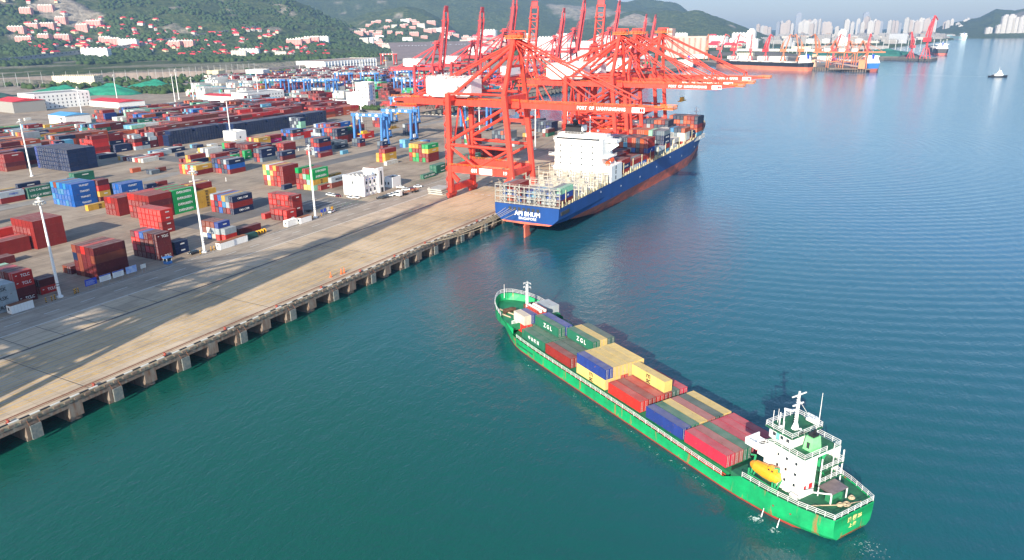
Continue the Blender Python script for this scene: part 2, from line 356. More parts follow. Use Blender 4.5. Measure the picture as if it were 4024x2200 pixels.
def marks():
    b = MB(); z = .014
    b.quad([(-55.0,-50,z),(-54.6,-50,z),(-54.6,320,z),(-55.0,320,z)])
    for y in np.arange(60, 620, 12): b.quad([(-62.6,y,z),(-62.3,y,z),(-62.3,y+5,z),(-62.6,y+5,z)])
    b.quad([(-69.6,-50,z),(-69.4,-50,z),(-69.4,420,z),(-69.6,420,z)])
    for k in range(8): b.quad([(-74-k*4,272,z),(-73.7-k*4,272,z),(-73.7-k*4,286,z),(-74-k*4,286,z)])
    for k in range(7):
        for y in (331, 352, 374): b.quad([(-12-k*4,y,z),(-11-k*4,y+1,z),(-12-k*4,y+2.2,z),(-13-k*4,y+1,z)])
    tag(b.obj('white_road_markings', markw), kind='structure')
    b = MB()
    for x in np.arange(-36.5, -5, 3.15):
        for w_ in (0, 1.15): b.quad([(x+w_,-50,z),(x+w_+.2,-50,z),(x+w_+.2,638,z),(x+w_,638,z)])
        if x > -16:
            for y in np.arange(0, 300, 4): b.quad([(x+.13,y,z),(x+1.15,y+1.2,z),(x+1.15,y+1.5,z),(x+.13,y+.3,z)])
    for x in (-41.5,): b.quad([(x,-50,z),(x+.18,-50,z),(x+.18,638,z),(x,638,z)])
    tag(b.obj('yellow_lane_markings', marky), kind='structure')
    b = MB()
    for y in np.arange(20, 640, 10.3): b.quad([(-54.6,y,z),(-39.8,y+.0,z),(-39.8,y+.22,z),(-54.6,y+.22,z)])
    for y in np.arange(33, 640, 62): b.quad([(-39,y,z),(-1,y,z),(-1,y+.2,z),(-39,y+.2,z)])
    tag(b.obj('pavement_joints', dark), kind='structure')
    b = MB()
    b.box(-39.65,-300,.0,-39.15,640,.05); b.box(-39.0,-300,.0,-38.75,640,.03)
    tag(b.obj('landside_crane_rail', dark), kind='structure')
    tag(MB().box(-3.3,-300,0,-2.8,640,.06).box(-2.4,-300,0,-2.2,640,.04).obj('waterside_crane_rail', rustm), kind='structure')
    tag(MB().box(-70.9,-300,0,-70.3,640,.14).obj('kerb', concrete), kind='structure')
    b = MB(); c1 = MB()
    for i, y in enumerate(np.arange(-40, 640, 2.4)): b.box(-.45, y, 0, -.02, y+2.4, .22, i % 2)
    for i, x in enumerate(np.arange(-281, 0, 2.4)): b.box(x, 639.5, 0, x+2.4, 639.95, .3, i % 2)
    tag(b.obj('quay_edge_kerb', [offw, black]), kind='structure')
marks()
# dark patches of worn asphalt in the yard
b = MB(); z = .010
for (x0,y0,x1,y1) in ((-98,262,-72,292),(-128,214,-100,300),(-300,330,-225,346),(-330,150,-225,205),(-178,330,-165,500)): b.quad([(x0,y0,z),(x1,y0,z),(x1,y1,z),(x0,y1,z)])
tag(b.obj('asphalt_lanes', asph), kind='structure')
sheet('access_road', -236, 160, -226, 640, mat('light_road', (.26,.24,.21), .85, ns=.2, na=.2), .012)
# quay front: beam, fenders, pile caps
stained = mat('stained_concrete', (.22,.20,.175), .9, ns=.9, na=.4, col2=(.13,.055,.025), stretch=(1,1,.25))
ONES = 'first second third fourth fifth sixth seventh eighth ninth tenth eleventh twelfth thirteenth fourteenth fifteenth sixteenth seventeenth eighteenth nineteenth'.split()
TENS = ['', '', 'twent', 'thirt', 'fort', 'fift', 'sixt']
def ordn(n): return ONES[n-1] if n < 20 else TENS[n//10]+'ieth' if n % 10 == 0 else TENS[n//10]+'y-'+ONES[n%10-1]
def quayfront():
    b = MB().box(-.9,-200,-2.4,-.06,639.9,-.02)
    for i, y in enumerate(np.arange(-20, 640, 2.57)): b.box(-.06, y, -.9, .28, y+1.5, -.35, 0)
    b.box(-295,639.1,-2.4,-.9,640.02,-.02)
    tag(b.obj('quay_front_beam', stained), kind='structure')
    cap = MB().box(-9,-1.5,-8,-.95,1.5,-2.3).box(-1.4,-1.7,-5.3,-.05,1.7,-2.4).cyl((-6,0,-13),(-6,0,-7),.9)
    capm = cap.mesh('pile_cap', stained)
    i = 0
    for y in np.arange(69.9, 636, 10.3):
        o = link('pile_cap', capm, loc=(0, y, 0)); i += 1; tag(o, 'stained concrete pile cap under the quay edge, %s from the left frame edge' % ordn(i), 'pile cap', 'pile caps under the quay edge')
    fm = MB().box(1.1,-1.25,-5.4,1.45,1.25,-1.9); fpad = MB().cyl((-.05,0,-3.2),(1.1,0,-3.2),1.0,.8,12)
    pm = mat('fender_panel', (.08,.12,.13), .8, ns=1.2, na=.4, col2=(.25,.23,.20)); fmm = fm.mesh('fender_panel', pm); fpm = fpad.mesh('rubber_cone', rubber)
    chm = MB().beam((0,-1.2,-.4),(1.2,-1.2,-1.9),.09,.09).mesh('chain', rustm); chm2 = MB().beam((0,1.2,-.4),(1.2,1.2,-1.9),.09,.09).mesh('chain', rustm)
    for k, y in enumerate(np.arange(80.1, 636, 20.6)):
        e = empty('fender', (0, y, 0)); tag(e, 'pale blue fender panel chained to the quay edge, %s from the left frame edge' % ordn(k+1), 'fender', 'fenders along the front berth')
        link('panel', fmm, e); link('rubber_cone', fpm, e); link('chain', chm, e); link('chain', chm2, e)
    bo = MB().cyl((0,0,0),(0,0,.45),.28,.24,10).box(-.45,-.2,.45,.45,.2,.7).box(-.5,-.5,0,.5,.5,.06).mesh('bollard', mat('bollard_red', (.28,.05,.03), .7))
    for k, y in enumerate(np.arange(75.8, 636, 20.6)):
        tag(link('bollard', bo, loc=(-1.1, y, 0.01)), 'small red mooring bollard on the quay edge, %s from the left frame edge' % ordn(k+1), 'bollard', 'bollards along the quay edge')
    # second terminal wall: fenders as boxes
    b = MB()
    for y in np.arange(650, 1630, 12): b.box(-300.2,y,-5.6,-291,y+3,-.8)
    tag(b.obj('second_quay_fender_blocks', seawall), kind='structure')
quayfront()
# ---------------------------------------------------------------- text
_tc = {}
def text_mesh(s, size, m_, bold=.02, align='CENTER', sp=1.0):
    k = (s, size, m_.name, bold)
    if k in _tc: return _tc[k]
    cu = bpy.data.curves.new('t', 'FONT'); cu.body = s; cu.size = size; cu.align_x = align; cu.align_y = 'CENTER'; cu.offset = bold*size; cu.extrude = .01; cu.space_character = sp; cu.space_line = .62 if '\n' in s else 1; cu.resolution_u = 2
    o = bpy.data.objects.new('t', cu); C.objects.link(o); dg = bpy.context.evaluated_depsgraph_get(); dg.update()
    me = bpy.data.meshes.new_from_object(o.evaluated_get(dg)); me.name = 'lettering'
    bpy.data.objects.remove(o); me.materials.clear(); me.materials.append(m_); _tc[k] = me
    return me
MX = Matrix(((0,0,1,0),(1,0,0,0),(0,1,0,0),(0,0,0,1)))       # text on a +X face
MY = Matrix(((1,0,0,0),(0,0,-1,0),(0,1,0,0),(0,0,0,1)))      # text on a -Y face
def put_text(s, size, m_, parent, pos, M4=MX, bold=.02, name='lettering', sp=1.0, wide=1.0):
    o = link(name, text_mesh(s, size, m_, bold, sp=sp), parent)
    t = M4.copy(); t.translation = pos; o.matrix_local = t @ Matrix.Diagonal((wide,1,1,1)); return o
# ================================================================ containers
COL = dict(r=(.46,.026,.02,'red'), R=(.21,.020,.017,'brick red'), m=(.105,.016,.018,'maroon'), M=(.19,.048,.028,'rusty brown'), o=(.42,.085,.03,'orange'),
  b=(.012,.09,.34,'blue'), B=(.018,.045,.22,'royal blue'), n=(.008,.020,.065,'navy'), N=(.022,.034,.062,'slate'), w=(.60,.59,.54,'white'), g=(.008,.27,.075,'bright green'),
  d=(.015,.125,.075,'dark green'), D=(.03,.08,.065,'grey green'), y=(.55,.32,.045,'yellow'), Y=(.62,.44,.14,'pale yellow'), s=(.34,.39,.42,'grey'), S=(.12,.155,.185,'steel grey'),
  p=(.45,.025,.055,'pink red'), q=(.33,.09,.085,'dusty pink'), P=(.55,.015,.16,'magenta'), c=(.24,.50,.36,'mint'), k=(.11,.34,.50,'light blue'), K=(.03,.19,.38,'sky blue'), e=(.55,.47,.37,'beige'))
_cm = {}
rodm = mat('lock_rod_metal', (.36,.35,.34), .5, .2)
def cont_mesh(L, h):
    k = (L, h)
    if k in _cm: return _cm[k]
    b = MB(); hw = 1.22; n = int(L/.30)
    ys = np.linspace(.12, L-.12, n*4+1)
    for sx in (1, -1):
        for i in range(len(ys)-1):
            def dep(j): return (0,0,1,1)[j % 4]*.055
            x0, x1 = sx*(hw-.02-dep(i)), sx*(hw-.02-dep(i+1))
            q = [(x0,ys[i],.15),(x1,ys[i+1],.15),(x1,ys[i+1],h-.12),(x0,ys[i],h-.12)]
            b.quad(q if sx > 0 else q[::-1])
    b.box(-hw+.05,.1,.0,hw-.05,L-.1,.15)
    b.quad([(-hw+.03,.06,h-.03),(hw-.03,.06,h-.03),(hw-.03,L-.06,h-.03),(-hw+.03,L-.06,h-.03)])
    for x in (-hw, hw-.16):
        for y in (0, L-.16): b.box(x,y,0,x+.16,y+.16,h)
        b.box(x+.02,.16,h-.13,x+.14,L-.16,h-.005); b.box(x+.02,.16,.01,x+.14,L-.16,.16)
    for y in (.02, L-.14): b.box(-hw+.16,y,h-.14,hw-.16,y+.12,h-.008); b.box(-hw+.16,y,.01,hw-.16,y+.12,.14)
    b.quad([(hw-.16,L-.05,.14),(-hw+.16,L-.05,.14),(-hw+.16,L-.05,h-.14),(hw-.16,L-.05,h-.14)])
    b.quad([(-hw+.16,.10,.14),(hw-.16,.10,.14),(hw-.16,.10,h-.14),(-hw+.16,.10,h-.14)])
    dm = MB().box(-hw+.17,.03,.16,-.02,.09,h-.16).box(.02,.03,.16,hw-.17,.09,h-.16)
    rods = MB()
    for x in (-.85,-.42,.42,.85): rods.box(x-.035,-.035,.1,x+.035,.025,h-.1)
    for x in (-.7,.35): rods.box(x,-.03,.95,x+.32,.02,1.03)
    for zz in (.45,h-.5):
        for x in (-.85,-.42,.42,.85): rods.box(x-.09,-.03,zz,x+.09,.028,zz+.09)
    _cm[k] = (b.mesh('shipping_container', cont), dm.mesh('door', cont), rods.mesh('lock_rods', rodm)); return _cm[k]
ITEMS = []   # every single container of the scene is collected here first
def stack(desc, X, Y, L, h, cols, z0=0, txt=None, rot=0, org=None, pitch=2.6, gname=None, door=0, colw=None):
    """columns listed front to back, each a string of colour letters from the top tier down"""
    F = org if org is not None else Matrix.Identity(4)
    for ci, s in enumerate(cols):
        nt_ = len(s)
        for ti, ch in enumerate(s):
            if ch == '.': continue
            x = X - 1.22 - ci*pitch; z = z0 + (nt_-1-ti)*h
            M4 = F @ Matrix.Translation((x, Y, z))
            ITEMS.append(dict(M=M4, L=L, h=h, c=ch, desc=desc, ci=ci, ti=ti, nt=nt_, nc=len(cols), t=(txt or {}).get((ci, ti)), g=gname or desc, door=door, colw=colw))
T_ = dict(TCLC=('TCLC',1.9,white,.012), EVG=('EVERGREEN',1.55,white,.018), CMA=('CMA CGM',1.35,white,.01), TR=('TRANSIT',1.3,white,.01), MSK=('MAERSK',1.7,blktxt,.01),
  MSC=('m\nsc',2.1,blktxt,.015), SITC=('SITC',1.9,white,.02), LYG=('LYG C-K FERRY',1.55,white,.01), COS=('COSCO',1.3,signblue,.02), ZGL=('Z G L',1.75,white,.02), HMM=('HMM',1.5,white,.02),
  SAF=('Safmarine',.9,white,.02), ONE=('ONE',1.3,white,.05), APL=('APL',1.1,white,.06), CHN=('中 谷 新 运',1.2,white,.02), DJ=('DONGJIN',1.1,redtxt,.05), HS=('HAMBURG SÜD',1.3,white,.01), OK=('OOCL',1.1,redtxt,.04))
BLIND = ('big brick stack on the left','two high brick stack at left edge','low dark box at left edge','maroon stack behind the notice boards','tall maroon stack left of green wall','blue four high stack','yellow stack beside green lettered stack','flat red row behind maroon stack','four high red stack by third mast','lone yellow box on the lane')
S = stack; FT = 12.19; TW = 6.06
S('grey stack at the left frame edge', -75.4, 107.9, FT, 2.9, ['sss','sss','wss'], txt={(0,0):'MSK',(0,1):'MSK',(0,2):'MSK'})
S('stack beside nearest lamp mast', -78.6, 121.6, TW, 2.6, ['rrmm','mmmm','mmmr','prmm','mmrm','cmmm'], txt={(0,0):'TCLC',(0,1):'TCLC',(0,3):'TCLC'})
S('low pair behind nearest lamp mast', -81, 130.3, TW, 2.6, ['mr','mm'], txt={(0,1):'TCLC'})
S('maroon stack behind the notice boards', -78.6, 149.2, FT, 2.9, ['mMmm','mmmm','rmmm','mMMM','Mnmm'])
S('low pair beside the notice board stack', -93.5, 148.6, TW, 2.9, ['m','M'])
S('stack behind the blue guard booth', -79, 174.6, TW, 2.6, ['mmmm','mMrm','mmpm','bmmm','prmm','mrpm'], txt={(0,0):'TCLC',(0,3):'TCLC'})
S('navy pair beside second lamp mast', -79.8, 182.6, TW, 2.6, ['nn','mm'], txt={(0,0):'CMA',(0,1):'CMA'})
S('small mixed stack beyond second mast', -81.0, 205.2, TW, 2.6, ['Bsr','Mse','Mwb','MMw'], txt={(0,0):'SAF'})
S('grey low pair before mixed stack', -78.3, 205.9, TW, 2.6, ['sr'])
S('long single beside cable reels', -80, 214.8, FT, 2.9, ['m'])
S('four high red stack by third mast', -82, 249.3, TW, 2.6, ['RRRm','rRrR','rrrR','rRrR','RrRR','rrRR'], txt={(0,0):'TCLC',(0,2):'TCLC'})
S('two high red stack by third mast', -79.2, 242.2, TW, 2.6, ['rr','rm','rm','Rm'], txt={(0,0):'TCLC',(0,1):'TCLC'})
S('lone red box by third mast', -92, 241, TW, 2.6, ['r'])
S('bright red stack in second row', -112.7, 201.9, TW, 2.6, ['rrRR','rrrr','rrrr','rrrr','rrrr','rrrr'], txt={(0,i):'TCLC' for i in range(4)})
S('mixed navy stack in second row', -112.4, 240.8, FT, 2.9, ['nRn','SsR','yKm','brb','Rnm','srr'], txt={(0,0):'CMA',(0,2):'CMA'})
S('four high green and yellow stack', -116.5, 300.2, FT, 2.9, ['ggyc','RgcY','RcRY','.oRR','.groc','..RR'][:4]+['gmRr'], txt={(0,0):'EVG',(0,1):'EVG',(0,2):'MSC'})
S('lone brick box before green stack', -113.7, 302.6, FT, 2.6, ['R'], txt={(0,0):'HMM'})
S('small blue pair behind green stack', -128, 313.6, TW, 2.6, ['b','b'])
S('big brick stack on the left', -138, 162.2, FT, 2.9, ['RRRR']*6)
S('two high brick stack at left edge', -140.5, 148.9, FT, 2.9, ['RR','RR','rR'])
S('low dark box at left edge', -128.3, 135.9, FT, 2.9, ['m','m'])
S('bright red row behind brick stack', -162, 146, FT, 2.9, ['rr','rd','rr'])
S('red box behind brick stack', -162, 160, FT, 2.9, ['rr'])
S('tall maroon stack left of green wall', -138.3, 215.3, FT, 2.9, ['RmRR','RmRR','RRRR','RRRR','rRRR','rRrR'])
S('green lettered stack in third row', -138.3, 228.2, FT, 2.9, ['gggg','RRgR','gRRR','RRRg','gRRR','RRRR'], txt={(0,i):'EVG' for i in range(4)})
S('yellow stack beside green lettered stack', -138.3, 241.3, FT, 2.9, ['yyy','Ryyy','yryy','RRyR'], txt={(0,i):'MSC' for i in range(3)})
S('flat red row behind maroon stack', -160, 214, FT, 2.9, ['RRR','RRR','rRR','RRR'])
S('tall brick stack in middle row', -138.8, 300.3, FT, 2.9, ['RRRR','RRrr','yrRR','rYor','wgwY','yYrR'])
S('small navy box before brick stack', -133, 294.5, TW, 2.6, ['n'])
S('yellow and brick stack past offices', -137, 389.8, FT, 2.9, ['Ryy','Rrr','.yy'], txt={(0,1):'MSC',(0,2):'MSC'})
S('white single before yellow stack', -128.5, 380.2, FT, 2.6, ['w'], txt={(0,0):'DJ'})
S('green topped stack near the crane', -110.8, 401.8, FT, 2.9, ['gyRR','gYRg','RRRR','yRgg','yRyg','ygrR'], txt={(0,0):'EVG',(0,1):'MSC'})
S('yellow trio behind green topped stack', -122, 418, FT, 2.9, ['yRy'], txt={(0,2):'MSC'})
S('yellow pair behind white office', -119, 313.5, FT, 2.9, ['yR'], txt={(0,0):'MSC'})
S('grey single behind white office', -112, 309.5, FT, 2.9, ['s'], txt={(0,0):'MSK'}, z0=2.9)
S('brown box below the grey one', -112, 309.5, FT, 2.9, ['M'])
S('green ferry single by the crane', -80.5, 352.8, FT, 2.6, ['d'], txt={(0,0):'LYG'})
S('green ferry stack behind the crane leg', -83, 370, FT, 2.6, ['dd','dD'], txt={(0,0):'LYG',(0,1):'LYG'})
S('blue four high stack', -198.3, 216.1, FT, 2.9, ['bbbb','bbbb','KbbK','bKbb','KKbb','MbbK','KbKb'], txt={(0,i):'TR' for i in range(4)})
S('narrow stack right of blue stack', -196.5, 228.8, TW, 2.9, ['mrym','Rmmm'], txt={(0,2):'MSC'})
S('blue three high stack', -189, 236.4, FT, 2.9, ['bbb','bbb','bbn','dnn'], txt={(0,0):'TR',(0,1):'TR'})
S('lone yellow box on the lane', -184, 213.8, FT, 2.9, ['y'], txt={(0,0):'MSC'})
S('lone blue box on the lane', -213, 176, TW, 2.6, ['b'], txt={(0,0):'TR'})
S('yellow and brick stack at left edge', -196, 163, TW, 2.6, ['yRy','yRd'], txt={(0,0):'MSC',(0,2):'MSC'})
S('grey two high row at left edge', -240, 203, FT, 2.9, ['sR','mR','DR','yR'], txt={(0,0):'COS'})
S('green ferry pair on the left', -239, 216.5, FT, 2.9, ['dd','md'], txt={(0,0):'LYG',(0,1):'LYG'})
S('maroon and navy row on the left', -258, 203, FT, 2.9, ['m'], txt={(0,0):'SITC'})
S('navy box right of maroon row', -256, 221, FT, 2.9, ['nn','R'], txt={(0,0):'SITC'})
S('green row behind blue stack', -258, 237, FT, 2.9, ['d','D'], txt={(0,0):'ZGL'})
S('green ferry boxes behind blue stack', -258, 253.8, FT, 2.9, ['dd','dd','D'], txt={(0,0):'LYG'})
S('maroon single by the open lane', -331, 310.4, FT, 2.9, ['m'], txt={(0,0):'SITC'})
S('navy low row by the open lane', -326, 315, FT, 2.6, ['n','s','e','w'])
S('navy three high stack mid yard', -198, 314.6, FT, 2.9, ['nbR','sRN','NNN','RNr','nbR','nNm'], txt={(0,0):'CMA'})
S('yellow mixed stack mid yard', -214, 303, FT, 2.9, ['yR','cY','rR','cr','yy','rr'], txt={(0,0):'MSC'})
S('slate three high stack mid yard', -212.5, 354.6, FT, 2.9, ['nnS','SRr','NRn'], txt={(0,0):'CMA',(0,1):'CMA'})
S('tall mixed stack mid yard', -196, 392, FT, 2.9, ['nRBR','NrBs','rRss','SNRN','nNNr'], txt={(0,0):'CMA'})
S('lone maroon box before tall stack', -190, 386, FT, 2.9, ['R','n'])
S('yellow pair by the walled pit', -271, 407, FT, 2.9, ['yy','yr','Ry','Yr','rM'], txt={(0,0):'MSC',(0,1):'MSC'})
S('magenta pair by the walled pit', -274, 421.4, FT, 2.9, ['RP','rr'], txt={(0,1):'ONE'})
S('navy box behind slate stack', -232, 368, FT, 2.9, ['n','s'], txt={(0,0):'CMA'})
S('red row behind slate stack', -238, 376, FT, 2.9, ['Rg','RR'], txt={(0,1):'EVG'})
S('red blue low group mid yard', -240, 340, FT, 2.9, ['Rm','RR'])
S('green low pair mid yard', -226, 342, TW, 2.9, ['gg','RR'], txt={(0,0):'EVG'})
S('mixed four high stack far yard', -220.7, 439, FT, 2.9, ['nNRR','NNSr','rNRs','oRNN','rNNs','bbNN'], txt={(0,0):'CMA',(0,1):'CMA'})
S('maroon stack beside far mixed stack', -222, 452, TW, 2.9, ['dNRR','RnRR'])
S('brick stack right of far mixed stack', -223, 462, FT, 2.9, ['RNRR','yRRR'])
S('light blue single on the apron', -185, 403, TW, 2.6, ['k'])
S('slate pair by light blue single', -172, 432, TW, 2.9, ['nR','SN'], txt={(0,0):'CMA'})
S('light blue pair under blue gantry', -163, 447, TW, 2.9, ['kk','kb'])
S('low blue row under blue gantry', -158, 466, TW, 2.9, ['b','k','S'])
S('maroon stack behind blue gantry', -166, 520, FT, 2.9, ['mN','mN','rN','Nr'])
S('navy low box behind blue gantry', -160, 536, FT, 2.9, ['n'], txt={(0,0):'CMA'})
S('seven wide four high far stack', -176, 590, FT, 2.9, ['RRRR','RRnr','rnrR','brnR','rnoN','RNrR','bBrN'])
S('red and navy stack beside it', -178, 604, FT, 2.9, ['nnor','nRor'])
S('reefer stack inside crane portal', -118, 470, FT, 2.9, ['Rnm','obB','wgs','nmR'])
S('slate group behind crane legs', -104, 500, FT, 2.9, ['SSn','NSR','oSN','SnR','NSr','SNN'])
S('slate low group behind crane legs', -92, 486, TW, 2.9, ['Ss','NR','SN'])
S('white single behind crane legs', -96, 516, FT, 2.9, ['wR','yM'], txt={(0,0):'DJ'})
S('green ferry group behind crane legs', -84, 412, FT, 2.6, ['dd','md','dd'], txt={(0,0):'LYG',(0,1):'LYG'})
S('brick row behind crane legs', -86, 430, FT, 2.6, ['RRR','RRR','RrR','mRR'])
S('brick row by fourth mast', -84, 446, FT, 2.6, ['mR','RR','rR'])
S('blue brick pair by fourth mast', -104, 536, TW, 2.9, ['oR','BN'])
S('brown pair by fourth mast', -92, 543, FT, 2.9, ['md','wR'])
S('navy wall near north quay', -100, 566, FT, 2.9, ['nnN','NBn','nNn','SnN','NNS','nnN'])
S('slate stack near north quay', -118, 580, FT, 2.9, ['nnS','SNn','nnn'])
S('mint and slate stack before navy wall', -300, 482.6, TW, 2.9, ['nccb','SNcN','NsNN','NNsR','sNNR'], txt={(0,3):'CMA'})
S('small slate trio mid yard', -196.5, 436, TW, 2.9, ['nR','SN','SN'], txt={(0,0):'CMA'})
S('long red low row mid yard', -232.8, 394.6, FT, 2.9, ['RR','rm','Rr'])
S('navy two high box mid yard', -205, 365.4, FT, 2.9, ['nm','nN'], txt={(0,0):'CMA'})
S('green box pair mid yard', -232.8, 358.4, TW, 2.9, ['gg','RR'], txt={(0,0):'EVG',(0,1):'EVG'})
S('brick and navy trio mid yard', -253.8, 364.5, TW, 2.9, ['RRn','rmm','ggR'])
S('maroon stack under gantry', -200.5, 505.2, FT, 2.9, ['mmN','NNN','sNn'])
S('mixed high stack behind gantry', -257, 536, FT, 2.9, ['RRr','BRr','wRm'])
S('small brown box by navy wall', -321, 371.6, TW, 2.6, ['R']); S('navy box by navy wall', -304.5, 377.5, TW, 2.6, ['n','n','k'])
S('white box pair by navy wall', -297.1, 384.6, TW, 2.6, ['w','s']); S('orange box on the open lane', -258.4, 291, TW, 2.6, ['o']); S('slate box on the open lane', -241.4, 292, TW, 2.6, ['S','N'])
S('red long box by open lane', -297, 331, FT, 2.7, ['r','w'], txt={(0,0):'HS'}); S('brown and white pair by open lane', -304, 318, TW, 2.7, ['R','w','y'])
# ---- green coaster cargo; ship frame: y = aft, x = port
GO = Vector((143.89, 147.47, 0)); Gd = Vector((-.86083, .50890, 0)).normalized(); Gn = Vector((Gd.y, -Gd.x, 0))
GM = Matrix(((-Gn.x, -Gd.x, 0, GO.x), (-Gn.y, -Gd.y, 0, GO.y), (0, 0, 1, 0), (0, 0, 0, 1)))   # local x = port, y = aft, z up
def G(desc, a_fwd, s, L, cols, z0=-2.85, txt=None, h=2.85, dr=1, zc=None):
    stack(desc, -s, -a_fwd, L, h, cols, z0=z0, txt=txt, org=GM, pitch=2.5, gname='containers on the green coaster', door=dr, colw=('port side','starboard'))
G('bow bay lower tier', 80.6, -5.6, TW, ['r','d'])
G('bow bay upper tier', 80.9, -5.8, TW, ['e','B'], z0=0, dr=1)
G('bow bay starboard stack', 85.2, 4.6, TW, ['s','s'], z0=-.6)
G('bow bay starboard stack lower', 85.2, 4.6, TW, ['k','k'], z0=-3.4)
G('second bay lower tier', 73.3, -7.6, FT, ['d','d','d','m','d','d'], txt={(0,0):'CHN'})
G('second bay upper tier', 74.3, -2.4, FT, ['d','B'], z0=0, txt={(0,0):'ZGL'})
G('third bay lower tier', 60.7, -7.6, FT, ['R','D','D','d','Y','D'])
G('third bay upper tier', 61.2, .1, FT, ['d','Y','D'], z0=0, txt={(0,0):'ZGL'})
G('fourth bay lower tier', 45.8, -7.5, FT, ['Y','Y','r','Y','Y'], txt={(0,0):'MSC'})
G('fourth bay upper tier', 45.8, -7.5, FT, ['B','Y','Y','Y','Y'], z0=0)
G('fifth bay lower tier', 32.3, -7.5, FT, ['r','R','r','R','D','p'])
G('fifth bay upper tier', 32.9, .4, FT, ['Y'], z0=0, txt={(0,0):'MSC'}, dr=0)
G('sixth bay single tier', 17.9, -7.6, FT, ['B','d','Y','q','D','Y'])
G('aft bay single tier', 5.0, -7.6, FT, ['p','q','d','p','p','p'])
# ---- blue ship cargo
BX = 36.4
def Bs(desc, Y, cols, L=FT, h=2.6, z0=9.5, txt=None, X=BX, ext=0): stack(desc, X, Y, L, h, cols, z0=z0, txt=txt, pitch=2.5, gname='containers on the blue ship')
Bs('stern bay starboard end', 292.6, ['cBm','Ssw','.bs'], txt={(0,1):'APL'}, z0=8.6)
Bs('stern bay centre', 292.6, ['.Ss','.sR','.kN','.bs','.nm','.Rb'], X=BX-7.5, z0=8.6)
Bs('stern bay port end', 292.6, ['RBR','Rso','Sbs'], X=BX-22.5, z0=8.6)
Bs('first bay before the bridge', 367.3, ['RnR','mRn','nRR','RmN'], txt={(0,1):'CMA'})
Bs('first bay port half', 367.3, ['nN','Rm','nR','NB','nn','Rb','nR'], X=BX-10)
Bs('second bay before the bridge', 381.5, ['Rs','Nm','mR','RNs'])
Bs('second bay port half', 381.5, ['RNR','nRm','RmN','nNR','BRn','nRm','Nnr'], X=BX-10)
Bs('third bay before the bridge', 394.5, ['Rb','SR','RN','Rn'], txt={(0,1):'CMA'})
Bs('third bay port half', 394.5, ['RNR','nRm','RmN','nNR','BRn','NnR'], X=BX-10)
Bs('tall bay before the bridge', 408.5, ['RRBRo','ooRRR','NSNRN','oobRN','RRsNR','NkNNR','SoRRN','nNRmR','nRmNR','BnRRn','nNnRR','bnNnR'], h=2.75, txt={(0,2):'APL'})
Bs('low grey group amidships', 429, ['s','s'], z0=13.0)
Bs('reefer group amidships', 429, ['S','s'], z0=10.2)
Bs('slate bay forward', 438, ['SnnR','SNNR','NNsR','ccsR','oNBR','oNNM','oNNs','RNsR','oRNN'], h=2.75, z0=13.0, txt={(0,1):'CMA',(0,2):'CMA'})
Bs('small pair at the forward rail', 443.5, ['k','R'], L=TW, z0=10)
Bs('low boxes under forward stack', 455.5, ['w','s','k'], z0=10)
Bs('white reefer bay forward', 468, ['.','w','w','ww','www','www'], h=2.8, z0=12.5)
Bs('orange topped bay forward', 482, ['oww','Nww','NSw','Kww','nww','www'], h=2.8, z0=12)
Bs('red lettered box by forward rail', 482, ['r'], h=2.8, z0=9.4, txt={(0,0):'APL'})
Bs('navy pair by forward rail', 495.5, ['nR','NS','nN'], h=2.8, z0=11, txt={(0,0):'CMA'})
Bs('seventh bay port half', 486, ['NNRN','RNoR','oNRR','oNRs','NRNN','NsRN','nRNs'], h=2.75, z0=13.5, X=BX-12.5)
Bs('tall bow bay', 512, ['NNRok','RRoRo','RoNRs','ooRNs','NSRNR','NoRRN','noNRR','oNRNs'], h=2.7, z0=11.5)
Bs('last bow bay', 525.5, ['nnRo','nNnR','NRRn','SNnR','nNRR'], h=2.7, z0=12.5, X=BX-2.5)
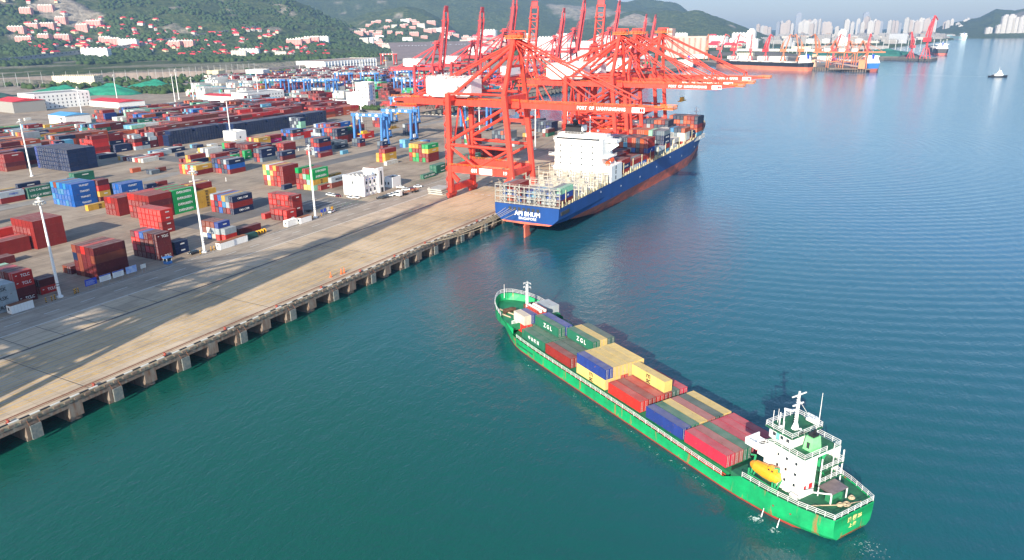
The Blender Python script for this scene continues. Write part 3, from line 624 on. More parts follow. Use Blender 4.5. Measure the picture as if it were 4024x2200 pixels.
# decide which ones are individuals: the 300 that show largest
def vis(it):
    p = it['M'].translation; d = (p-CAM).length; return it['L']*it['h']/d/d*(1.0 if it['ti'] == 0 or it['ci'] == 0 else .55)
ITEMS.sort(key=vis, reverse=True)
TIER = {1:['single tier'],2:['top tier','bottom tier'],3:['top tier','middle tier','bottom tier'],4:['top tier','second tier down','third tier down','bottom tier'],5:['top tier','second tier down','middle tier','fourth tier down','bottom tier']}
ROW = ['front','second','third','fourth','fifth','sixth','seventh','eighth','ninth','tenth','eleventh','twelfth']
NIND = 300
for it in ITEMS[:NIND]:
    body, door, rods = cont_mesh(it['L'], it['h']); c_ = COL[it['c']]; j = random.uniform(.88, 1.1)
    col = (min(1,c_[0]*j), min(1,c_[1]*j), min(1,c_[2]*j), 1)
    o = link('shipping_container', body); o.matrix_world = it['M']; o.color = col
    lab = c_[3] + ' container'
    if it['t']: lab += ' with lettering'
    if it['nt'] > 1: lab += ', ' + TIER[it['nt']][it['ti']]
    if it['nc'] > 1:
        if it['g'].startswith('containers on the green'): lab += ', %s row from port' % (['first']+ROW[1:])[it['ci']]
        else: lab += ', %s row' % ROW[it['ci']]
    lab += (', ' + it['desc']) + (' of green ship' if it['g'].startswith('containers on the green') else ' of blue ship' if it['g'].startswith('containers on the blue') else '')
    if len(lab.split()) > 16: lab = lab.replace(' with lettering', '')
    if len(lab.split()) > 16: lab = lab.replace(' tier down', ' down')
    tag(o, lab, 'shipping container', it['g'] if it['g'].startswith('containers on') else 'containers stacked in the yard')
    for nm, me in (('door', door), ('lock_rods', rods)):
        ch = link(nm, me, o); ch.color = col
        if it['door']: ch.location = (0, it['L'], 0); ch.rotation_euler = (0, 0, math.pi)
        if nm == 'lock_rods' and (it['desc'] in BLIND or (it['door'] == 0 and it['ci'] % 3 == 1)):
            bpy.data.objects.remove(ch); continue
        if nm == 'lock_rods': ch.parent = ch_door; ch.location = (0,0,0); ch.rotation_euler = (0,0,0)
        else: ch_door = ch
    if it['t']:
        s, sz, m_, bo = T_[it['t']]; k = .72 if it['L'] < 7 else 1.0
        pos = Vector((1.235, it['L']*(.62 if it['t'] == 'TCLC' else .56 if len(s) < 6 else .52), it['h']*.5))
        if it['t'] == 'MSC': pos = Vector((1.235, it['L']*.52, it['h']*.5+.05))
        t = put_text(s, sz*(k if len(s) < 7 or k == 1 else .6), m_, o, pos, MX, bo, sp=.9 if it['t'] == 'MSC' else 1.0, wide=.86 if it['t'] == 'TCLC' else 1)
        if it['t'] == 'TCLC':
            lg = MB().blob((1.24, .9, it['h']*.62), .32, sz=.45)
            lo = lg.obj('emblem', white, o); lo.scale = (1,1,1)
            for v in lo.data.vertices: v.co.x = 1.23 + (v.co.x-1.24)*.05
# everything else becomes one mass with a colour attribute
class Mass:
    def __init__(s): s.v = []; s.f = []; s.c = []
    def box(s, M4, x0, y0, z0, x1, y1, z1, col):
        b = len(s.v)
        for p in ((x0,y0,z0),(x1,y0,z0),(x1,y1,z0),(x0,y1,z0),(x0,y0,z1),(x1,y0,z1),(x1,y1,z1),(x0,y1,z1)):
            s.v.append(tuple(M4 @ Vector(p)) if M4 is not None else p)
        for f in ((4,5,6,7),(0,1,5,4),(1,2,6,5),(2,3,7,6),(3,0,4,7)):
            s.f.append(tuple(b+i for i in f)); s.c.append(col)
    def plate(s, pts, col):
        b = len(s.v); s.v += pts; s.f.append((b,b+1,b+2,b+3)); s.c.append(col)
    def build(s, name, m_):
        me = bpy.data.meshes.new(name); me.from_pydata(s.v, [], s.f)
        a = me.attributes.new('Col', 'FLOAT_COLOR', 'FACE'); a.data.foreach_set('color', np.array([(*c, 1) for c in s.c], dtype=np.float32).ravel())
        me.materials.append(m_); return link(name, me)
ms = Mass()
WH = (.6,.6,.58)
def mcont(x, y, z, L, h, c, along='y', mark=False):
    j = random.uniform(.8, 1.12); col = tuple(min(1, q*j) for q in COL[c][:3])
    if along == 'y':
        ms.box(None, x-2.44+.03, y, z, x-.03, y+L, z+h-.05, col)
        for dx in (-1.95,-1.45,-.95,-.45):       # door rods at the near end
            ms.plate([(x+dx-.06,y-.03,z+.2),(x+dx+.06,y-.03,z+.2),(x+dx+.06,y-.03,z+h-.3),(x+dx-.06,y-.03,z+h-.3)], tuple(.55*q+.22 for q in col))
        if mark: ms.plate([(x+.02,y+L*.4,z+h*.42),(x+.02,y+L*.72,z+h*.42),(x+.02,y+L*.72,z+h*.62),(x+.02,y+L*.4,z+h*.62)], WH)
    else:
        ms.box(None, x-L, y+.03, z, x, y+2.41, z+h-.05, col)
        for dy in (.5,1.0,1.45,1.95):
            ms.plate([(x+.03,y+dy-.05,z+.2),(x+.03,y+dy+.05,z+.2),(x+.03,y+dy+.05,z+h-.3),(x+.03,y+dy-.05,z+h-.3)], tuple(.6*q+.13 for q in col))
for it in ITEMS[NIND:]:
    p = it['M'].translation; mcont(p.x+1.22, p.y, p.z, it['L'], it['h'], it['c'], mark=bool(it['t']))
PAL = 'RRRrmmMoonnNNbBskwycdRo'
def block(X, Y, ncol, nbay, tiers, pal=PAL, L=FT, h=2.75, prob=.95, gap=.35, step=2.52, mk=.35):
    """rows run along Y; X is the front face; whole bays often share a colour, as fleets are stacked together"""
    for b_ in range(nbay):
        fav = random.choice(pal); top = random.choice(tiers)
        for c_ in range(ncol):
            t = max(0, top - (random.random() < .25))
            for k in range(t):
                ch = fav if random.random() < .45 else random.choice(pal)
                mcont(X-c_*step, Y+b_*(L+gap), k*h, L, h, ch, mark=(c_ == 0 and random.random() < mk))
random.seed(11)
# navy wall of boxes laid crosswise, and the navy block at left
for i in range(66):
    for k in range(4 if i % 9 else 3): mcont(-324.5-(i < 22)*9, 376+i*2.52, k*2.8, FT, 2.8, 'n' if random.random() < .96 else 'N', along='x')
for i in range(14):
    for bq in range(3):
        for k in range(5): mcont(-298-i*2.52, 276+bq*6.2, k*2.75, TW, 2.75, 'n' if i < 13 else 'B')
block(-298, 262, 4, 1, [0], pal='n')
block(-336, 258, 7, 1, [4], pal='RRMm', L=FT)
block(-343, 296, 3, 2, [5,4], pal='mRrkn', L=TW)
block(-345, 323, 6, 1, [5], pal='rRmr'); block(-343, 338, 6, 1, [2,3], pal='mnn')
block(-340, 352, 5, 3, [3,4], pal='nkmrs', L=TW); block(-340, 372, 3, 1, [5], pal='Rm')
for (X, Y, n, nb, tr, pl) in ((-366,262,7,10,[3,4],'nRRmosNMo'),(-362,400,6,12,[4,5],'RRMrmR'),(-384,352,7,4,[4,5],PAL),(-388,250,6,12,[2,3,3],'ddooRRNB'),(-386,404,7,12,[3,4],PAL),(-410,262,7,13,[3,2,4],PAL),
  (-408,430,7,12,[3,4,4],'RRRrmNk'),(-434,270,7,11,[3,3,2],'ddRono'),(-432,430,7,13,[3,4],PAL),(-457,300,6,8,[2,3],PAL),(-456,440,7,12,[3,4],'RRrmMo'),(-480,330,6,6,[2,3,1],'RwkNs'),(-480,440,6,10,[2,3,4],'wwRcmd'),
  (-505,440,6,11,[2,3,4],PAL),(-505,330,5,3,[1,2],'mgyd'),(-530,330,4,5,[1,1,2],'gmRy'),(-530,480,6,8,[2,3],PAL),(-556,520,6,6,[1,2],'RwSn'),(-250,330,4,3,[1,1,2],'RMnbwy'),(-268,440,5,6,[1,2],'RNbrs'),(-250,452,4,3,[2,3],'NbRs')):
    block(X, Y, n, nb, [t_+1 for t_ in tr], pl)
for (X, Y, n, nb, tr, pl) in ((-352,548,7,6,[3,4],'rRMo'),(-374,555,7,6,[4,5],'RRRm'),(-398,560,7,6,[4,5],'Rrmk'),(-420,545,7,7,[4,4,5],'RRrm'),(-444,560,7,6,[4,5],'RMrk'),(-468,570,7,5,[4],'RrmB'),(-492,585,6,4,[4,5],'RRms'),
  (-349,375,4,12,[5],'RrmM'),(-374,375,4,2,[5],'wck'),(-350,262,5,3,[3,4],'oRBN'),(-455,262,7,3,[3,4],'ddoR'),(-480,270,7,4,[3,4],'gdRd'),(-505,280,6,4,[2,3],'dRoN'),(-530,260,6,5,[2,2,3],'ndRg'),(-555,300,6,2,[2,3],'gRdy'),
  (-240,368,5,1,[3],'RgmN'),(-246,384,5,1,[2,3],'RnmM'),(-258,372,4,1,[3,2],'yRcw'),(-238,352,3,1,[2],'Rnmy'),(-205,420,5,1,[2,3],'NSsR'),(-258,394,4,1,[1,2],'RNbe'),(-300,342,6,1,[1],'wskRn'),(-306,356,5,1,[1],'swRn'),(-220,470,5,1,[3,2],'RrmN')):
    block(X, Y, n, nb, tr, pl)
for (x, y, c_) in ((-262,330,'R'),(-268,352,'w'),(-276,356,'s'),(-285,345,'n'),(-246,300,'M'),(-205,262,'n'),(-206,270,'R'),(-176,268,'n'),(-190,280,'e'),(-152,262,'s'),(-205,250,'n'),(-240,388,'K'),(-250,398,'R'),(-620,430,'w'),(-600,455,'R'),(-590,470,'B'),(-585,480,'r'),(-575,500,'d'),(-355,240,'R'),(-370,236,'k'),(-350,215,'k'),(-356,222,'b')): mcont(x, y, 0, TW, 2.6, c_)
for i in range(6): mcont(-300+i*3, 318, 0, FT, 2.7, random.choice('wrne'), mark=True)
# second terminal
for X in range(-360, -700, -27):
    for Y in range(690, 1560, 66):
        if X < -560 and Y > 1200: continue
        if abs(X+395) < 20 and Y < 740: continue
        block(X, Y, 7, 4, [2,3,4,4,5], random.choice([PAL, 'RRmMo', 'nNbBR', 'wwwcsR', 'RRRrm', 'ccgRk']))
for (X, Y, nb) in ((-620,690,6),(-648,740,6),(-676,760,5),(-780,800,4),(-810,830,4),(-590,690,2),(-640,668,3),(-668,690,4),(-700,700,4),(-600,672,2),(-725,730,4),(-752,760,3),(-640,740,3),(-700,780,3)): block(X, Y, 7, nb, [4,5,3], 'wwwwwwse', mk=0)
for X in range(-740, -960, -30):
    for Y in range(940, 1300, 66): block(X, Y, 7, 4, [2,3,3], random.choice(['ssRR','wwRR',PAL]))
tag(ms.build('shipping_containers', contA), 'shipping containers stacked in rows across the far container yards', 'shipping containers', kind='stuff')
# ================================================================ ship-to-shore cranes
def boom_mesh(L, m_):
    b = MB()
    for y in (-4.2, 4.2): b.box(0, y-.7, -1.5, L-10, y+.7, 1.5); b.quad([(L-10,y-.7,-1.5),(L-10,y+.7,-1.5),(L-10,y+.7,1.5),(L-10,y-.7,1.5)]); b.beam((L-10,y,.3),(L,y,.9),1.3,2.2,0,4,1.0,.7)
    for x in np.arange(2, L, 7.5): b.beam((x,-4.2,.8),(x,4.2,.8),.7)
    for x in np.arange(2, L-8, 7.5): b.beam((x,-4.2,.8),(x+7.5,4.2,.8),.35)
    for x in (L*.5, L*.82): b.beam((x,-4.2,1),(x,-4.2,4),.8); b.beam((x,4.2,1),(x,4.2,4),.8); b.beam((x,-4.2,4),(x,4.2,4),.5)
    return b
def sts(x0, yc, up, m_, label, group, k=1.0, text=None, gauge=36.4, num=None, face=0, rm=railm):
    """x0 waterside rail; local x to the sea; built once per kind, local origin on the waterside rail"""
    e = empty('quay_crane', (x0, yc, 0), face); e.scale = (k, k, k)
    tag(e, label, 'quay crane', group)
    GA = gauge; HB = 48; AP = 79; BL = 70
    for y in (-11, 11):
        MB().beam((-GA,y,3),(-GA,y,53),2.3,2.0).obj('leg', m_, e)
        MB().beam((1,y,3),(-4,y,53),2.3,2.0).obj('leg', m_, e)
        b = MB().beam((-GA,y,15.2),(0,y,15.2),1.6,3.4).beam((-GA,y,13.5),(-GA+5,y,9),1.4,2).beam((-1,y,13.5),(-5,y,9),1.2,1.6)
        pb = b.obj('portal_beam', m_, e)
        MB().rail([(-GA,y-1,17),(-1,y-1,17)], 1.1, 2, 2.2, .12).obj('railing', rm, pb)
        if y < 0:
            MB().quad([(-18.5,y-.85,13.8),(-11,y-.85,13.8),(-11,y-.85,16.8),(-18.5,y-.85,16.8)]).obj('panel', white, pb)
            if num: put_text(num[0], 2.4, white, pb, Vector((-21.5,y-.86,15.2)), MY, .06); put_text(num[1], 2.4, white, pb, Vector((-3.6,y-.86,15.2)), MY, .03)
        b = MB().cyl((-GA,y,27.5),(0,y,27.0),.75)
        b.cyl((-GA,y,26.8),(-21,y,17),.65).cyl((-20,y,17),(-1,y,27),.65).cyl((-GA,y,29),(-3.5,y,47),.8)
        b.cyl((-GA,y,53),(-4,y,53),.6); b.obj('brace', m_, e)
    # cross beams along the quay
    b = MB()
    for x, z, wd, hh in ((-GA,50.5,2,2.6),(-4,50.5,2.2,3.6),(-GA,15.2,1.6,3),(-.5,15.2,1.6,3)): b.beam((x,-11,z),(x,11,z),wd,hh)
    b.cyl((-GA,-10,17),(-GA,0,48),.5).cyl((-GA,10,17),(-GA,0,48),.5)
    b.obj('cross_beam', m_, e)
    for x in (-GA, 1):
        s_ = MB().beam((x,-12.5,4.6),(x,12.5,4.6),1.8,3.4); s_.beam((x,-11,9),(x,-11,3),2.4,2.4); s_.beam((x,11,9),(x,11,3),2.4,2.4)
        so_ = s_.obj('sill_beam', m_, e)
        bg_ = MB()
        for y in (-12.5,-8.5,8.5,12.5):
            bg_.box(x-.9,y-1.8,1.3,x+.9,y+1.8,2.9)
            for dy in (-1.2,0,1.2): bg_.cyl((x-.5,y+dy,.62),(x+.5,y+dy,.62),.55,seg=10)
        bg_.obj('bogie', dred, so_)
    # main girder
    b = MB()
    for y in (-4.2, 4.2): b.box(-68, y-.8, HB-1.6, 1, y+.8, HB+1.6)
    for x in np.arange(-67, 0, 8): b.beam((x,-4.2,HB+.8),(x,4.2,HB+.8),.8)
    b.box(-76,-3.6,HB-.5,-68,3.6,HB+.8)
    g = b.obj('main_girder', m_, e)
    MB().rail([(-76,-5.3,HB+1.6),(-58,-5.3,HB+1.6)],1.1,2,2,.13).rail([(-28,-5.6,HB+1.6),(1,-5.6,HB+1.6)],1.1,2,2,.13).rail([(-76,-5.3,HB-2.6),(-60,-5.3,HB-2.6)],1.1,2,2,.14).obj('railing', rm, g)
    MB().box(-77,-5.6,HB-3,-60,5.6,HB-2.6).beam((-74,-5,HB-2.6),(-74,-5,HB+1),.3).beam((-62,-5,HB-2.6),(-62,-5,HB+1),.3).beam((-74,5,HB-2.6),(-74,5,HB+1),.3).obj('platform', m_, g)
    # A-frame
    b = MB()
    for sy in (-1, 1):
        b.beam((-4,11*sy,53),(-3,3*sy,AP-2),1.9,1.7)
        b.cyl((-3,3.2*sy,AP-3),(-GA+3,9*sy,53),.85); b.cyl((-3,2.0*sy,AP-2),(-64,4*sy,HB+2),.42)
    b.beam((-3.5,-7,66),(-3.5,7,66),1.2); b.beam((-3,-4,AP-2),(-3,4,AP-2),2.4,3)
    fr = b.obj('a_frame', m_, e)
    pl = MB().box(-7,-5,AP-.2,3.5,5,AP+.1).rail([(-7,-5,AP),(3.5,-5,AP),(3.5,5,AP),(-7,5,AP),(-7,-5,AP)],1.3,2,1.6,.15); pl.obj('top_platform', rm, fr)
    MB().box(-4.5,-3,AP,-1.5,3,AP+2.4).cyl((-1,-2,AP+1.6),(-1,2,AP+1.6),1.1).cyl((-5,-2,AP+1.4),(-5,2,AP+1.4),.9).beam((-6,0,AP+3.2),(2,0,AP+3.2),.5).beam((2,0,AP),(2,0,AP+3.2),.4).beam((-6,0,AP),(-6,0,AP+3.2),.4).obj('sheaves', m_, fr)
    # machinery house
    hb = MB().box(-53,-5.6,HB+4.2,-26,5.0,HB+11.5); hb.quad([(-53,-5.6,HB+4.2),(-50,-4.6,HB+2.4),(-29,-4.6,HB+2.4),(-26,-5.6,HB+4.2)]); hb.quad([(-50,-4.6,HB+2.4),(-50,4.6,HB+2.4),(-29,4.6,HB+2.4),(-29,-4.6,HB+2.4)])
    hb.quad([(-53,5,HB+4.2),(-53,-5.6,HB+4.2),(-50,-4.6,HB+2.4),(-50,4.6,HB+2.4)])
    h_ = hb.obj('machinery_house', white, e)
    MB().rail([(-53,-5.6,HB+11.5),(-26,-5.6,HB+11.5),(-26,5,HB+11.5),(-53,5,HB+11.5),(-53,-5.6,HB+11.5)],1.2,2,2.2,.14).obj('roof_railing', white, h_)
    for x in (-34,-29.5): MB().box(x,-5.66,HB+7,x+.9,-5.58,HB+8.3).obj('window', glass, h_)
    # zigzag stairs on the landside leg, cable loops under the back reach
    stz = MB(); z = 4.0; sgn = 1
    while z < 50: stz.beam((-GA-1.6,-11-1.5*sgn,z),(-GA-1.6,-11+1.5*sgn,z+2.8),.7,.14); stz.box(-GA-2.1,-11+1.5*sgn-.5,z+2.75,-GA-1.1,-11+1.5*sgn+.5,z+2.85); z += 2.8; sgn = -sgn
    for y in (-12.6,-9.4): stz.beam((-GA-1.6,y,4),(-GA-1.6,y,51),.12)
    stz.obj('stairs', m_, e)
    if True:
        fs = MB()
        for i in range(14):
            x = -62+i*2.2
            for q in range(4): u0, u1 = q/4, (q+1)/4; fs.beam((x+2.2*u0,5.2,HB-1.8-3.4*math.sin(math.pi*u0)),(x+2.2*u1,5.2,HB-1.8-3.4*math.sin(math.pi*u1)),.14)
        fs.obj('festoon_cable', dark, e)
    # operator cab + trolley under the boom
    MB().box(-8,-2.2,HB-5.4,-4.6,1.2,HB-2.2).obj('operator_cab', white, e)
    MB().box(-9,-3.8,HB-2.2,-1,3.8,HB-1.7).box(-6,-3.4,HB-1.7,-5,3.4,HB-.9).obj('trolley', m_, e)
    # boom
    bo = boom_mesh(BL, m_).obj('boom', m_, e)
    MB().rail([(0,-5.4,1.5),(BL-12,-5.4,1.5),(BL-2,-5,1.2)],1.1,2,2.6,.09).box(0,-5.4,1.36,BL-12,-4.9,1.42).obj('railing', rm, bo)
    tp = MB().rail([(BL-3,-4.2,1.0),(BL+5,-3.4,1.0),(BL+5,3.4,1.0),(BL-3,4.2,1.0)],1.2,2,1.6,.16).box(BL-2,-3.6,.5,BL+5,3.6,.8); tp.obj('boom_tip_platform', rm, bo)
    fy = MB()
    if not up:
        bo.location = (2, 0, HB)
        for sy in (-1, 1):
            fy.cyl((-2,2.2*sy,AP-2),(2+BL*.5,4.2*sy,HB+4),.36); fy.cyl((-2,2.0*sy,AP-1),(2+BL*.82,4.2*sy,HB+4),.42); fy.cyl((-2,2.6*sy,AP-3),(14,4.2*sy,HB+2),.26)
            fy.cyl((-2,.6*sy,AP+1),(2+BL*.75,1.2*sy,HB+3),.10)
    else:
        bo.location = (3, 0, HB+1); bo.rotation_euler = (0, -rad(81), 0)
        for sy in (-1, 1):
            fy.cyl((-2,2.2*sy,AP-2),(5,4.2*sy,AP-5+2),.3); fy.cyl((-1,2.2*sy,AP-1),(6,3.8*sy,AP+12),.25)
    fy.obj('tie_bars', m_, e)
    if text:
        put_text(text, 2.15, white, bo, Vector((41.5,-4.95,0)), MY, .03, sp=1.0, wide=.92)
        MB().quad([(BL-13.5,-4.94,-1.1),(BL-7.5,-4.94,-1.1),(BL-7.5,-4.94,1.2),(BL-13.5,-4.94,1.2)]).obj('panel', white, bo)
        lo = MB().box(BL-9.9,-4.97,-.7,BL-9.0,-4.95,.8).box(BL-8.8,-4.97,-.7,BL-7.9,-4.95,.8).box(BL-9.9,-4.97,-.1,BL-7.9,-4.95,.1); lo.obj('emblem', redtxt, bo)
    return e
def spreader(x, y, z, ztop, label, g=None):
    e = empty('spreader', (x, y, z)); tag(e, label, 'spreader', g)
    MB().box(-1.2,-6,0,1.2,6,.5).box(-1.0,-2.2,.5,1.0,2.2,2.0).cyl((-.9,-1.5,2.2),(.9,-1.5,2.2),.5).cyl((-.9,1.5,2.2),(.9,1.5,2.2),.5).obj('spreader_beam', yellow, e)
    b = MB()
    for sx in (-.8,.8):
        for sy in (-1.6,1.6): b.beam((sx,sy,2.2),(sx*1.5,sy*1.5,ztop-z),.09)
    b.obj('hoist_ropes', dark, e); return e
GQ = 'ship to shore cranes on the front berth'
sts(-3, 330.3, False, orange, 'orange red quay crane nearest the camera, boom lowered over the stern of the blue ship', GQ, text='PORT  OF  LIANYUNGANG', num=('611', '19'))
sts(-3, 471.5, False, orange, 'second nearest orange quay crane, boom lowered above the blue ship beyond its white bridge', GQ, text='PORT  OF  LIANYUNGANG', num=('612', '18'))
sts(-3, 501.0, False, orange, 'third orange quay crane, boom lowered, tightly behind the second one', GQ, text='PORT  OF  LIANYUNGANG')
sts(-3, 555.5, False, orange, 'farthest orange quay crane with lowered boom, over the bow half of the blue ship', GQ, text='PORT  OF  LIANYUNGANG')
# two cranes that stand just left of the picture and throw the streaks of shade on the foreground quay
sts(-3, -48, True, orange, 'orange quay crane with raised boom farthest left outside the picture', GQ)
sts(-3, 22, True, orange, 'orange quay crane with raised boom just outside the left frame edge', GQ)
sts(-3, -12, True, orange, 'orange quay crane with raised boom parked left of the picture on the front berth', GQ)
spreader(28, 500, 36, 45, 'yellow spreader hanging on ropes above the forward containers of the blue ship')
north = [(-152.5, 630, 'red quay crane with raised boom on the north berth, left of the pair'), (-88, 630, 'red quay crane with raised boom on the north berth, right of the pair')]
for x, y, lab in north: sts(x, y-3, True, orange, lab, 'cranes on the north berth', k=.86, face=rad(90), gauge=30, rm=red)
for i, (yy, kk) in enumerate(((703,.86),(778,.86),(855,1.0),(1000,.88),(1068,1.0),(1210,1.0),(1352,.84),(1404,.84))):
    w_ = ['nearest','second','third','fourth','fifth','sixth','seventh','farthest'][i]
    sts(-302, yy, True, red, 'faded red quay crane, boom raised, %s along the second terminal' % w_, 'cranes along the second terminal', k=kk, gauge=32, rm=red)
# ================================================================ blue yard gantries
def rtg_proto():
    e = empty('yard_gantry'); SP = 26; H = 22
    for x in (0, SP):
        for y in (0, 7.5): MB().beam((x,y,2.2),(x,y+(1 if y == 0 else -1)*.8,H),1.6,1.4).obj('leg', blue, e)
        s_ = MB().box(x-.8,-1.5,1.3,x+.8,9,2.4).obj('sill_beam', blue, e)
        wv = MB()
        for y in (-.6,1.2,6.3,8.1): wv.cyl((x-.5,y,.75),(x+.5,y,.75),.75,seg=12)
        wv.obj('wheels', rubber, s_)
        MB().box(x-.9,2.2,2.4,x+.9,5.3,5.0).obj('power_cabinet', white, e)
        MB().beam((x,.8,H-3),(x,6.7,H-3),.5).beam((x,.8,9),(x,6.7,H-3),.3).obj('brace', blue, e)
    g = MB()
    for y in (.4, 7.1): g.box(-2,y-.6,H-.5,SP+2,y+.6,H+1.7)
    gg = g.obj('top_girder', blue, e)
    for x in (3,9,15,21): MB().box(x,-.24,H+.2,x+2.4,-.21,H+1.5).obj('white_panel', white, gg)
    MB().rail([(-2,-.9,H+1.7),(SP+2,-.9,H+1.7)],1.1,2,2.2,.12).rail([(-2,8.3,H+1.7),(SP+2,8.3,H+1.7)],1.1,2,2.2,.12).obj('railing', steelw, gg)
    t = MB().box(4,0,H+1.7,9,7.5,H+2.3).box(5,2,H+2.3,8,5.5,H+4).obj('trolley', dark, e)
    MB().box(3.2,-.5,H-2.6,5.2,1.6,H-.2).obj('operator_cab', white, e)
    sp = MB().box(5.2,-2.3,8.2,7.6,9.8,8.7).box(5.4,1,8.7,7.4,6.5,10.4)
    s_ = sp.obj('spreader', yellow, e)
    b = MB()
    for x in (5.6,7.2):
        for y in (1.6,5.9): b.beam((x,y,10.4),(x,y,H+1.7),.1)
    b.obj('hoist_ropes', dark, s_)
    return e
RG = 'blue rubber tyred gantries in the yards'
rl = [(-208,444,'blue yard gantry nearest the big orange crane, working over the middle yard'),(-206,478,'second blue yard gantry, just behind the nearest one'),
      (-181,553,'blue yard gantry seen between the legs of the nearest quay crane'),(-266,566,'blue yard gantry near the corner of the second terminal'),
      (-582,716,'leftmost blue yard gantry, by the white reefer stacks'),(-548,722,'blue gantry at the left end of the tight group of four'),(-551,736,'second blue gantry in the tight group of four'),
      (-522,733,'third blue gantry in the tight group of four'),(-521,746,'fourth blue gantry in the tight group of four'),(-592,860,'blue gantry over tall stacks behind the group of four'),(-556,874,'blue gantry left of the banner building, in the back yard'),
      (-540,935,'blue gantry above far container rows right of the warehouse'),(-440,800,'blue gantry behind the banner building'),(-405,770,'blue gantry right behind the banner building'),(-620,1105,'far blue gantry beside the nearest raised crane'),(-420,980,'far blue gantry between the raised cranes'),(-440,1150,'farthest blue gantry in the second terminal')]
rp = rtg_proto()
for i, (x, y, lab) in enumerate(rl):
    o = rp if i == 0 else copy_tree(rp); o.location = (x, y, 0); tag(o, lab, 'yard gantry', RG)
# red rail gantry near the slope
rg = copy_tree(rp); rg.location = (-1010, 1500, 0); rg.scale = (1.5,1.5,1.1); tag(rg, 'red gantry crane beyond the long warehouse', 'gantry crane')
for ch in [o for o in bpy.data.objects if o.parent == rg]:
    if ch.data and ch.data.materials and ch.data.materials[0] == blue: ch.data = ch.data.copy(); ch.data.materials[0] = dred
    for q in [o for o in bpy.data.objects if o.parent == ch]: pass
if 'group' in rg: del rg['group']
# ================================================================ light masts
def mast(H=33):
    e = empty('light_mast')
    MB().cyl((0,0,0),(0,0,H),.52,.26,12).cyl((0,0,0),(0,0,.5),1.0,1.0,12).obj('pole', white, e)
    hd = MB().cyl((0,0,H-.4),(0,0,H-.2),1.35,1.35,16)
    hd.cyl((0,0,H+.6),(0,0,H+1.2),.9,.15,10).cyl((0,0,H-.1),(0,0,H+.6),.3,.3,8)
    ho_ = hd.obj('lamp_ring', offw, e); fl = MB()
    for i in range(10):
        a = i*math.pi/5; fl.box(1.55*math.cos(a)-.25,1.55*math.sin(a)-.25,H-1.2,1.55*math.cos(a)+.25,1.55*math.sin(a)+.25,H-.7)
    fl.obj('floodlights', steelw, ho_)
    MB().cyl((0,0,4),(0,0,4.2),.53,.53,12).cyl((0,0,4.8),(0,0,5.0),.52,.52,12).obj('bands', black, e)
    return e
mp = mast(); ml = [(-73.3,131.9,1,'tall white light mast standing nearest the camera, beside the notice boards'),(-72.9,190.3,1,'tall white light mast between the two navy boxes and the white site offices'),(-73.1,254.0,1,'tall white light mast beside the parking lane, third along the quay road'),
 (-305.7,256,1.02,'tall white light mast at the left edge in front of the navy block'),(-550,446,1,'white light mast before the large white building'),(-754,623,.92,'white light mast behind the pink roofed warehouse'),(-644,625,1,'white light mast left of the pair by the white reefers'),(-675,655,1.1,'white light mast right of the pair by the white reefers'),
 (-605,621,.92,'white light mast beside the red roofed annex'),(-307.6,413,1,'white light mast rising from the walled pit'),(-297.7,561,1.06,'white light mast right of the banner building'),(-369,636,.95,'white light mast in front of the banner building'),(-72,480.7,.94,'white light mast beyond the nearest crane on the quay road'),
 (-534,657,1.15,'white light mast at the edge of the second terminal'),(-965,1176,.65,'small white light mast before the long warehouse'),(-160,549,.6,'short white mast with a round platform inside the crane portal'),(-490,702,.5,'short white mast in front of the gantries'),(-558,816,.7,'white light mast amid the tall back stacks'),
 (-480,1000,.9,'white light mast left of the nearest raised crane'),(-700,1050,.9,'white light mast in the back yard by the warehouse'),(-840,1300,.8,'white light mast right of the long warehouse'),(-1020,1560,.9,'white light mast below the paved slope'),(-860,1750,.9,'white light mast below the paved slope, farther right')]
for i, (x, y, k, lab) in enumerate(ml):
    o = mp if i == 0 else copy_tree(mp); o.location = (x, y, 0); o.scale = (1, 1, k); tag(o, lab, 'light mast', 'light masts of the yards')
# ================================================================ ships
def loft(secs, mats, lo, hi, deckmat_i=None, close=True):
    """secs: (x_along, centre, [(z, halfwidth)...]); faces of row i take material lo/hi"""
    b = MB(); n = len(secs[0][2]); rows = []
    for y, cx, pr in secs:
        L_ = [(cx-hw, y, z) for z, hw in pr] ; R_ = [(cx+hw, y, z) for z, hw in pr]; rows.append((L_, R_))
    for (l0, r0), (l1, r1) in zip(rows[:-1], rows[1:]):
        for i in range(n-1):
            mi = lo if i < hi else lo+1
            b.quad([l0[i], l0[i+1], l1[i+1], l1[i]], mi); b.quad([r0[i], r1[i], r1[i+1], r0[i+1]], mi)
    for (l, r), fl in ((rows[0], 0), (rows[-1], 1)):
        for i in range(n-1):
            q = [l[i], r[i], r[i+1], l[i+1]]; b.quad(q if not fl else q[::-1], lo if i < hi else lo+1)
    return b
bluehull = mat('blue_hull', (.010,.055,.215), .5, spec=.3, ns=.12, na=.22, stretch=(1,1,.4))
boot = mat('boot_red', (.72,.14,.075), .65, ns=.3, na=.25, col2=(.30,.10,.08), stretch=(1,.4,1))
